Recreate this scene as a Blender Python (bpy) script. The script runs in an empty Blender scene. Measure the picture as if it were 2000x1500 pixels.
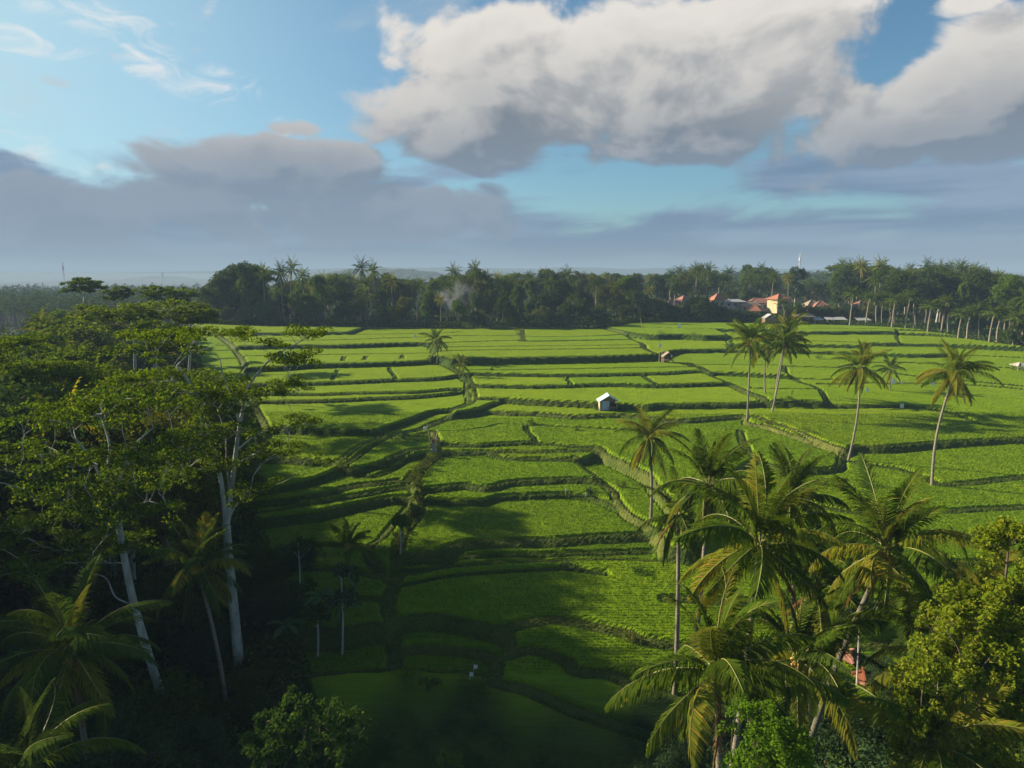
import bpy, math, random
import numpy as np
from math import radians, sin, cos, tan, atan2, pi, sqrt
from mathutils import Vector, Matrix, Euler
random.seed(7)
RNG = np.random.default_rng(7)
scene = bpy.context.scene
COL = scene.collection

# ------------------------------------------------------------------ camera
CAM_Z = 21.0
PITCH = radians(9.04)
F = 1333.3
cam_data = bpy.data.cameras.new('camera')
cam_data.sensor_width = 36.0
cam_data.lens = 24.0
cam_data.clip_start = 0.5
cam_data.clip_end = 30000
cam = bpy.data.objects.new('camera', cam_data)
COL.objects.link(cam)
cam.location = (0, 0, CAM_Z)
cam.rotation_euler = (radians(90) - PITCH, 0, 0)
scene.camera = cam

def ray(px, py):
    """world direction seen at photo pixel (2000 x 1500)"""
    u, v = (px - 1000) / F, (750 - py) / F
    return np.array([u, cos(PITCH) + v * sin(PITCH), -sin(PITCH) + v * cos(PITCH)])

def at(px, py, y):
    """the point at world distance y along the view axis"""
    d = ray(px, py)
    return np.array([0, 0, CAM_Z]) + d * (y / d[1])

# ------------------------------------------------------------------ sun, sky
SUN_EL = radians(24.0)
SUN_AZ = radians(-72.0)          # from +Y towards -X (left of the view)
sd = np.array([sin(SUN_AZ) * cos(SUN_EL), cos(SUN_AZ) * cos(SUN_EL), sin(SUN_EL)])
sun_data = bpy.data.lights.new('sun', 'SUN')
sun_data.energy = 5.0
sun_data.angle = radians(0.9)
sun_data.color = (1.0, 0.86, 0.62)
sun = bpy.data.objects.new('sun', sun_data)
COL.objects.link(sun)
sun.rotation_euler = Vector(-sd).to_track_quat('-Z', 'Y').to_euler()
sun.location = (-60, 0, 80)

vs = scene.view_settings
vs.view_transform = 'Standard'
vs.look = 'None'
vs.exposure = 1.35
vs.gamma = 1.0
scene.cycles.max_bounces = 6
scene.cycles.diffuse_bounces = 3
scene.cycles.glossy_bounces = 2
scene.cycles.transmission_bounces = 3
scene.cycles.volume_bounces = 0
scene.cycles.use_denoising = True

def build_world():
    w = bpy.data.worlds.new('World')
    scene.world = w
    w.use_nodes = True
    nt = w.node_tree
    N, Lk = nt.nodes, nt.links
    N.clear()
    def node(t, **kw):
        n = N.new(t)
        for k, v in kw.items():
            setattr(n, k, v)
        return n
    def plug(sock, v):
        if isinstance(v, bpy.types.NodeSocket):
            Lk.new(v, sock)
        elif v is not None:
            sock.default_value = v
    def m(op, a, b=None, c=None, clamp=False):
        n = node('ShaderNodeMath', operation=op, use_clamp=clamp)
        plug(n.inputs[0], a)
        if b is not None: plug(n.inputs[1], b)
        if c is not None: plug(n.inputs[2], c)
        return n.outputs[0]
    def vm(op, a, b=None, out=0):
        n = node('ShaderNodeVectorMath', operation=op)
        plug(n.inputs[0], a)
        if b is not None: plug(n.inputs[1], b)
        return n.outputs[out]
    def smooth(x, a, b, c=0.0, d=1.0):
        n = node('ShaderNodeMapRange', interpolation_type='SMOOTHSTEP')
        plug(n.inputs[0], x)
        for i, v in enumerate((a, b, c, d)): n.inputs[i + 1].default_value = v
        return n.outputs[0]
    def mixc(f, a, b, bt='MIX'):
        n = node('ShaderNodeMix', data_type='RGBA', blend_type=bt)
        plug(n.inputs[0], f)
        plug(n.inputs[6], a)
        plug(n.inputs[7], b)
        return n.outputs[2]
    def noise(vec, scale, detail=8, rough=0.55, dist=0.0, lac=2.0):
        n = node('ShaderNodeTexNoise', noise_dimensions='2D')
        n.inputs['Scale'].default_value = scale
        n.inputs['Detail'].default_value = detail
        n.inputs['Roughness'].default_value = rough
        n.inputs['Distortion'].default_value = dist
        n.inputs['Lacunarity'].default_value = lac
        Lk.new(vec, n.inputs['Vector'])
        return n.outputs['Fac']
    tc = node('ShaderNodeTexCoord')
    sep = node('ShaderNodeSeparateXYZ')
    Lk.new(tc.outputs['Generated'], sep.inputs[0])
    x, y, z = sep.outputs
    az = m('ARCTAN2', x, y)
    el = m('ARCSINE', z)
    comb = node('ShaderNodeCombineXYZ')
    Lk.new(az, comb.inputs[0]); Lk.new(el, comb.inputs[1])
    p0 = comb.outputs[0]

    sky = node('ShaderNodeTexSky', sky_type='NISHITA')
    sky.sun_disc = False
    sky.sun_elevation = SUN_EL
    sky.sun_rotation = SUN_AZ
    sky.air_density = 1.0
    sky.dust_density = 0.6
    sky.ozone_density = 2.0

    def ae(px, py):
        d = ray(px, py)
        return atan2(d[0], d[1]), math.asin(d[2] / np.linalg.norm(d))
    # cumulus masses: centre (px, py), half sizes (px), weight
    blobs = [(1230, 150, 400, 125, 1.0), (960, 225, 230, 85, 1.), (1100, 95, 230, 85, .85), (960, 290, 170, 45, .85), (1560, 95, 180, 90, .7),
             (1430, 130, 240, 120, .9), (1200, 265, 330, 60, .75), (1600, 200, 200, 50, .5), (790, 105, 70, 60, .5), (750, 190, 40, 25, .5),
             (1930, 170, 190, 120, 1.0), (1800, 240, 230, 60, .85), (2150, 130, 220, 130, 1.), (1890, 5, 80, 28, .55), (1850, 285, 200, 35, .6),
             (520, 320, 260, 50, .9), (560, 400, 270, 80, .85), (60, 440, 230, 80, .9), (575, 250, 48, 18, .6), (360, 300, 100, 26, .5),
             (830, 415, 200, 55, .6)]
    def density(p, full):
        acc = None
        for (bx, by, rx, ry, wt) in blobs:
            a, e = ae(bx, by)
            sc = 1 / F * cos(a) ** 1.6
            rxa, rye = rx * sc * 1.35, ry / F * cos(a) * 1.35
            d = vm('SUBTRACT', p, (a, e, 0))
            d = vm('MULTIPLY', d, (1 / rxa, 1 / rye, 0))
            q = vm('DOT_PRODUCT', d, d, out=1)
            g = m('MAXIMUM', m('SUBTRACT', 1.0, q), 0.0)
            acc = m('MULTIPLY', g, wt) if acc is None else m('MAXIMUM', m('MULTIPLY', g, wt), acc)
        # billowing: warped noise
        ps = vm('MULTIPLY', p, (1.0, 1.55, 1.0))
        nn = noise(ps, 6.3, 9 if full else 7, 0.57, 0.3)
        vor = node('ShaderNodeTexVoronoi', feature='SMOOTH_F1', voronoi_dimensions='2D')
        vor.inputs['Scale'].default_value = 13.0
        vor.inputs['Detail'].default_value = 1.0
        vor.inputs['Roughness'].default_value = 0.55
        vor.inputs['Smoothness'].default_value = 0.6
        warp = node('ShaderNodeTexNoise', noise_dimensions='2D')
        warp.inputs['Scale'].default_value = 9.0
        warp.inputs['Detail'].default_value = 4.0
        Lk.new(ps, warp.inputs['Vector'])
        wv = vm('MULTIPLY', vm('SUBTRACT', warp.outputs['Color'], (.5, .5, .5)), (.09, .09, .0))
        Lk.new(vm('ADD', ps, wv), vor.inputs['Vector'])
        b = m('MULTIPLY', m('SUBTRACT', 0.42, vor.outputs['Distance']), 0.27)
        t = m('MULTIPLY', m('SUBTRACT', nn, 0.5), 1.45)
        return m('ADD', m('ADD', acc, t), b)
    D0 = density(p0, True)
    off = (-0.028, 0.028, 0)
    D1 = density(vm('ADD', p0, off), False)
    alpha = smooth(D0, 0.17, 0.44)
    rel = m('SUBTRACT', D0, D1)
    # lit side / shaded side; bases are grey, shoulders catch the light
    low = smooth(el, radians(5), radians(13))
    relief = smooth(rel, -0.27, 0.27, -0.5, 0.5)
    heightf = smooth(el, radians(7.0), radians(19.0), 0.08, 0.66)
    core = smooth(D0, 0.35, 1.2, 0.12, -0.14)
    litf = m('ADD', m('ADD', heightf, m('MULTIPLY', relief, 0.50)), core, clamp=True)
    dark = mixc(low, (0.185, 0.25, 0.335, 1), (0.175, 0.205, 0.245, 1))
    bright = mixc(low, (0.29, 0.34, 0.41, 1), (0.72, 0.68, 0.63, 1))
    cum = mixc(litf, dark, bright)

    # clear sky: Nishita, tinted slightly towards teal
    skyc = mixc(1.0, sky.outputs[0], (0.66, 0.95, 1.02, 1), 'MULTIPLY')
    skys = vm('SCALE', skyc); skys.node.inputs['Scale'].default_value = SKY_STRENGTH
    # sun-side glow of thin high cloud
    ga, ge = radians(-50), radians(18)
    gd = vm('MULTIPLY', vm('SUBTRACT', p0, (ga, ge, 0)), (1 / radians(30), 1 / radians(30), 0))
    gq = vm('DOT_PRODUCT', gd, gd, out=1)
    glow = m('MULTIPLY', m('POWER', 2.718, m('MULTIPLY', gq, -1.0)), 0.95)
    base = mixc(glow, skys, (0.48, 0.70, 0.76, 1))

    # thin cirrus
    cv = vm('MULTIPLY', p0, (1.0, 2.6, 1.0))
    ci = noise(cv, 3.4, 9, 0.62, 0.6)
    cim = m('MULTIPLY', smooth(ci, 0.5, 0.8), m('MULTIPLY', smooth(el, radians(3), radians(12)), 0.45))
    base = mixc(cim, base, (0.50, 0.56, 0.60, 1))

    # torn white wisps at the upper left
    wacc = None
    for (bx, by, rx, ry, wt) in ((175, 36, 120, 30, 1.0), (50, 80, 130, 26, .8), (300, 120, 70, 34, .95), (400, 160, 100, 44, .75), (10, 300, 90, 70, 1.0), (575, 250, 50, 20, .8), (200, 330, 60, 14, .6), (800, 60, 60, 26, .6)):
        a, e = ae(bx, by)
        d = vm('MULTIPLY', vm('SUBTRACT', p0, (a, e, 0)), (1 / (rx / F * cos(a) ** 1.6 * 1.3), 1 / (ry / F * cos(a) * 1.3), 0))
        g = m('MULTIPLY', m('MAXIMUM', m('SUBTRACT', 1.0, vm('DOT_PRODUCT', d, d, out=1)), 0.0), wt)
        wacc = g if wacc is None else m('MAXIMUM', g, wacc)
    wn = noise(vm('MULTIPLY', p0, (1.0, 2.2, 1.0)), 15.0, 8, 0.62, 0.9)
    wm = smooth(m('ADD', m('MULTIPLY', wacc, 0.7), m('MULTIPLY', m('SUBTRACT', wn, 0.5), 2.2)), 0.25, 1.1)
    wm = m('MULTIPLY', wm, smooth(wacc, 0.0, 0.5))
    base = mixc(m('MULTIPLY', wm, 0.9), base, (0.74, 0.76, 0.76, 1))

    # low stratus bank along the horizon
    sv = vm('MULTIPLY', p0, (1.0, 4.2, 1.0))
    sn = noise(sv, 3.3, 8, 0.55, 0.3)
    top = m('SUBTRACT', m('SUBTRACT', radians(9.5), el), m('MULTIPLY', m('ABSOLUTE', m('SUBTRACT', az, radians(10))), 0.03))
    sD = m('ADD', m('MULTIPLY', top, 7.0), m('MULTIPLY', m('SUBTRACT', sn, 0.5), 3.4))
    sA = smooth(sD, -0.10, 0.55)
    sv2 = vm('MULTIPLY', p0, (1.0, 9.0, 1.0))
    sn2 = noise(sv2, 4.0, 6, 0.5, 0.2)
    sc = mixc(smooth(sn2, 0.35, 0.68), (0.130, 0.205, 0.325, 1), (0.22, 0.30, 0.42, 1))
    hz = smooth(el, radians(3.2), radians(-0.5))
    sc = mixc(hz, sc, (0.15, 0.205, 0.28, 1))
    col = mixc(m('MULTIPLY', sA, 0.93), base, sc)
    col = mixc(alpha, col, cum)
    # unseen sky overhead darkened to deepen the shade on the ground
    col = mixc(smooth(el, radians(36), radians(60)), col, (0.050, 0.085, 0.145, 1))
    bg = node('ShaderNodeBackground')
    Lk.new(col, bg.inputs[0])
    bg.inputs[1].default_value = WORLD_GAIN
    out = node('ShaderNodeOutputWorld')
    Lk.new(bg.outputs[0], out.inputs[0])
    w.cycles.sampling_method = 'MANUAL'
    w.cycles.sample_map_resolution = 512
SKY_STRENGTH = 0.105
WORLD_GAIN = 0.44
build_world()

# ------------------------------------------------------------------ helpers
def tag(o, label=None, cat=None, group=None, kind=None):
    if label: o['label'] = label
    if cat: o['category'] = cat
    if group: o['group'] = group
    if kind: o['kind'] = kind
    return o

def thing(name, label, cat, loc=(0, 0, 0), group=None, rz=0.0):
    o = bpy.data.objects.new(name, None)
    o.empty_display_size = 0.5
    COL.objects.link(o)
    o.location = tuple(float(c) for c in loc)
    o.rotation_euler = (0, 0, rz)
    return tag(o, label, cat, group)

class MB:
    """collects faces for ONE mesh"""
    def __init__(s):
        s.v, s.f3, s.f4, s.n = [], [], [], 0
    def add(s, verts, f4=None, f3=None):
        verts = np.asarray(verts, float).reshape(-1, 3)
        if f4 is not None and len(f4): s.f4.append(np.asarray(f4, int).reshape(-1, 4) + s.n)
        if f3 is not None and len(f3): s.f3.append(np.asarray(f3, int).reshape(-1, 3) + s.n)
        s.v.append(verts); s.n += len(verts)
        return s
    def merge(s, o, M=None, off=(0, 0, 0)):
        V = np.concatenate(o.v)
        if M is not None: V = V @ np.asarray(M).T
        V = V + np.asarray(off)
        f4 = np.concatenate(o.f4) if o.f4 else None
        f3 = np.concatenate(o.f3) if o.f3 else None
        return s.add(V, f4, f3)
    def box(s, c, size, rz=0.0, taper=1.0):
        c = np.asarray(c, float); h = np.asarray(size, float) / 2
        P = []
        for dz, k in ((-1, 1.0), (1, taper)):
            for dx, dy in ((-1, -1), (1, -1), (1, 1), (-1, 1)):
                a, b = dx * h[0] * k, dy * h[1] * k
                P.append((a * cos(rz) - b * sin(rz), a * sin(rz) + b * cos(rz), dz * h[2]))
        return s.add(np.array(P) + c, [(3, 2, 1, 0), (4, 5, 6, 7), (0, 1, 5, 4), (1, 2, 6, 5), (2, 3, 7, 6), (3, 0, 4, 7)])
    def tube(s, pts, rad, seg=6, cap=True):
        pts = np.asarray(pts, float); n = len(pts)
        rad = np.broadcast_to(np.asarray(rad, float), (n,))
        T = np.gradient(pts, axis=0)
        T /= np.linalg.norm(T, axis=1)[:, None] + 1e-9
        ref = np.array([1.0, 0, 0]) if abs(T[0][2]) > 0.7 else np.array([0, 0, 1.0])
        V = np.zeros((n, seg, 3))
        an = np.arange(seg) * 2 * pi / seg
        u = np.cross(T[0], ref); u /= np.linalg.norm(u)
        for i in range(n):
            u = u - T[i] * np.dot(u, T[i]); u /= np.linalg.norm(u) + 1e-9
            w = np.cross(T[i], u)
            V[i] = pts[i] + rad[i] * (np.cos(an)[:, None] * u + np.sin(an)[:, None] * w)
        i = np.arange(n - 1)[:, None] * seg; k = np.arange(seg)[None]; k2 = (k + 1) % seg
        f4 = np.stack([i + k, i + k2, i + seg + k2, i + seg + k], -1).reshape(-1, 4)
        f3 = None
        VV = V.reshape(-1, 3)
        if cap:
            VV = np.vstack([VV, pts[-1]])
            b = (n - 1) * seg
            f3 = [(b + a, b + (a + 1) % seg, n * seg) for a in range(seg)]
        return s.add(VV, f4, f3)
    def leaves(s, C, rng, size=0.3, aspect=0.45, tilt=0.6, yaw=None, bend=0.0, droop=0.0):
        """diamond leaves at centres C"""
        C = np.asarray(C, float); n = len(C)
        if n == 0: return s
        yaw = rng.uniform(0, 2 * pi, n) if yaw is None else yaw
        pt = rng.normal(-droop, tilt, n); rl = rng.normal(0, tilt, n)
        L = size * rng.uniform(0.65, 1.35, n)
        W = L * aspect * rng.uniform(0.8, 1.2, n)
        cy, sy, cp, sp = np.cos(yaw), np.sin(yaw), np.cos(pt), np.sin(pt)
        d = np.stack([cy * cp, sy * cp, sp], 1)
        side = np.stack([-sy, cy, np.zeros(n)], 1)
        up = np.cross(d, side)
        side = side * np.cos(rl)[:, None] + up * np.sin(rl)[:, None]
        P = np.stack([C - d * L[:, None] / 2, C + side * W[:, None] / 2, C + d * L[:, None] / 2, C - side * W[:, None] / 2], 1)
        f = np.arange(4 * n).reshape(n, 4)
        return s.add(P.reshape(-1, 3), f)
    def mesh(s, name, smooth=False, mats=()):
        me = bpy.data.meshes.new(name)
        V = np.concatenate(s.v) if s.v else np.zeros((0, 3))
        f4 = np.concatenate(s.f4) if s.f4 else np.zeros((0, 4), int)
        f3 = np.concatenate(s.f3) if s.f3 else np.zeros((0, 3), int)
        me.vertices.add(len(V)); me.vertices.foreach_set('co', V.astype(np.float32).ravel())
        li = np.concatenate([f4.ravel(), f3.ravel()]).astype(np.int32)
        me.loops.add(len(li)); me.loops.foreach_set('vertex_index', li)
        np_ = len(f4) + len(f3)
        me.polygons.add(np_)
        st = np.concatenate([np.arange(len(f4)) * 4, len(f4) * 4 + np.arange(len(f3)) * 3]).astype(np.int32)
        me.polygons.foreach_set('loop_start', st)
        me.polygons.foreach_set('use_smooth', np.full(np_, smooth))
        for mt in mats: me.materials.append(mt)
        me.update(calc_edges=True)
        return me
    def build(s, name, mat, parent=None, smooth=False):
        me = s.mesh(name, smooth, (mat,))
        return link(name, me, parent)

def link(name, me, parent=None):
    o = bpy.data.objects.new(name, me)
    COL.objects.link(o)
    if parent is not None: o.parent = parent
    return o

def copy_tree(o, parent=None):
    c = o.copy(); COL.objects.link(c)
    if parent is not None: c.parent = parent
    for ch in KIDS.get(o.name, []) or list(o.children):
        copy_tree(ch, c)
    return c
KIDS = {}

def smoothpath(P, k=4):
    """Catmull-Rom through points"""
    P = np.asarray(P, float)
    if len(P) < 3: 
        t = np.linspace(0, 1, k + 1)[:, None]
        return P[0] + (P[-1] - P[0]) * t
    Q = np.vstack([2 * P[0] - P[1], P, 2 * P[-1] - P[-2]])
    out = []
    for i in range(1, len(Q) - 2):
        for j in range(k):
            t = j / k
            out.append(0.5 * (2 * Q[i] + (Q[i + 1] - Q[i - 1]) * t + (2 * Q[i - 1] - 5 * Q[i] + 4 * Q[i + 1] - Q[i + 2]) * t * t + (3 * Q[i] - Q[i - 1] - 3 * Q[i + 1] + Q[i + 2]) * t ** 3))
    out.append(P[-1])
    return np.array(out)

# ------------------------------------------------------------------ materials
class NT:
    def __init__(s, name):
        s.m = bpy.data.materials.new(name); s.m.use_nodes = True
        s.nt = s.m.node_tree; s.nt.nodes.clear()
        s.out = s.n('ShaderNodeOutputMaterial')
    def n(s, t, ins=None, **kw):
        n = s.nt.nodes.new(t)
        for k, v in kw.items(): setattr(n, k, v)
        for k, v in (ins or {}).items():
            if isinstance(v, bpy.types.NodeSocket): s.nt.links.new(v, n.inputs[k])
            else: n.inputs[k].default_value = v
        return n
    def mix(s, f, a, b, bt='MIX'):
        n = s.n('ShaderNodeMix', data_type='RGBA', blend_type=bt)
        for i, v in ((0, f), (6, a), (7, b)):
            if isinstance(v, bpy.types.NodeSocket): s.nt.links.new(v, n.inputs[i])
            else: n.inputs[i].default_value = (*v, 1) if isinstance(v, tuple) and len(v) == 3 else v
        return n.outputs[2]
    def math(s, op, a, b=0.0, clamp=False):
        n = s.n('ShaderNodeMath', {0: a, 1: b}, operation=op, use_clamp=clamp)
        return n.outputs[0]
    def ramp(s, x, a, b, c=0.0, d=1.0):
        return s.n('ShaderNodeMapRange', {0: x, 1: a, 2: b, 3: c, 4: d}, interpolation_type='SMOOTHSTEP').outputs[0]
    def noise(s, scale, detail=4, rough=0.55, vec=None, coord='Object', dist=0.0):
        if vec is None: vec = s.n('ShaderNodeTexCoord').outputs[coord]
        return s.n('ShaderNodeTexNoise', {'Vector': vec, 'Scale': scale, 'Detail': detail, 'Roughness': rough, 'Distortion': dist}).outputs['Fac']
    def done(s, sh):
        s.nt.links.new(sh, s.out.inputs[0]); return s.m

def leaf_mat(name, c1, c2, c3=None, trans=0.4, spec=0.3, rough=0.5, c3amt=0.12, tcol=None, objvar=0.35):
    M = NT(name)
    isl = M.n('ShaderNodeNewGeometry').outputs['Random Per Island']
    obj = M.n('ShaderNodeObjectInfo').outputs['Random']
    col = M.mix(isl, c1, c2)
    col = M.mix(M.math('MULTIPLY', obj, objvar), col, tuple(0.5 * (a + b) * k for a, b, k in zip(c1, c2, (1.5, 1.12, 0.8))))
    if c3: col = M.mix(M.ramp(isl, 1 - c3amt * 1.6, 1 - c3amt * 0.4), col, c3)
    p = M.n('ShaderNodeBsdfDiffuse', {'Color': col, 'Roughness': rough})
    tc = M.mix(1.0, col, (tcol or (1.25, 1.15, 0.5)), 'MULTIPLY')
    t = M.n('ShaderNodeBsdfTranslucent', {'Color': tc})
    return M.done(M.n('ShaderNodeMixShader', {0: trans, 1: p.outputs[0], 2: t.outputs[0]}).outputs[0])

def plain_mat(name, c1, c2, scale=3.0, rough=0.85, bump=0.3, detail=5, streak=None, spec=0.25, bscale=None):
    M = NT(name)
    tcv = M.n('ShaderNodeTexCoord').outputs['Object']
    if streak: tcv = M.n('ShaderNodeVectorMath', {0: tcv, 1: streak}, operation='MULTIPLY').outputs[0]
    nz = M.noise(scale, detail, 0.6, tcv)
    col = M.mix(M.ramp(nz, 0.3, 0.7), c1, c2)
    b = M.n('ShaderNodeBump', {'Strength': bump, 'Distance': 0.05, 'Height': M.noise(bscale or scale * 4, 5, 0.6, tcv)})
    p = M.n('ShaderNodeBsdfPrincipled', {'Base Color': col, 'Roughness': rough, 'Normal': b.outputs[0], 'Specular IOR Level': spec})
    return M.done(p.outputs[0])

# ------------------------------------------------------------------ terrain
BY = np.array([-200, 0, 30, 45, 60, 80, 100, 130, 160, 200, 280, 340, 450, 700, 1000, 2000, 9000.])
BZ = np.array([-19, -18, -17, -15.6, -13.6, -11.0, -9.1, -6.9, -5.3, -3.5, 0, 0.6, 1.0, 1.5, 1.0, 0, 0.])
def sstep(x, a, b):
    t = np.clip((x - a) / (b - a), 0, 1)
    return t * t * (3 - 2 * t)
def xleft(y):
    return -37 - (np.clip(y, 40, 292) - 95) * 0.513
def base(x, y):
    x, y = np.asarray(x, float), np.asarray(y, float)
    z = np.interp(y, BY, BZ)
    z = z - 7.0 * sstep(xleft(y) - x, 1, 50) * sstep(y, 62, 120)
    z = z - 6.0 * sstep(-x, 60, 180) * sstep(y, 300, 420)
    z = z + 11 * sstep(x, -60, 260) * sstep(y, 380, 900) * (1 - sstep(y, 1200, 2500))
    z = z + 3.0 * sstep(x, 50, 75) * (1 - sstep(x, 170, 200)) * sstep(y, 318, 330) * (1 - sstep(y, 420, 520))
    return z
def G(px, py):
    """ground point seen at a photo pixel"""
    d = ray(px, py); y = 100.0
    for _ in range(60):
        z = float(base(y * d[0] / d[1], y))
        yn = (z - CAM_Z) / d[2] * d[1] if d[2] < -1e-4 else 3000
        y = 0.5 * y + 0.5 * min(max(yn, 5), 3000)
    return np.array([y * d[0] / d[1], y, float(base(y * d[0] / d[1], y))])

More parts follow.
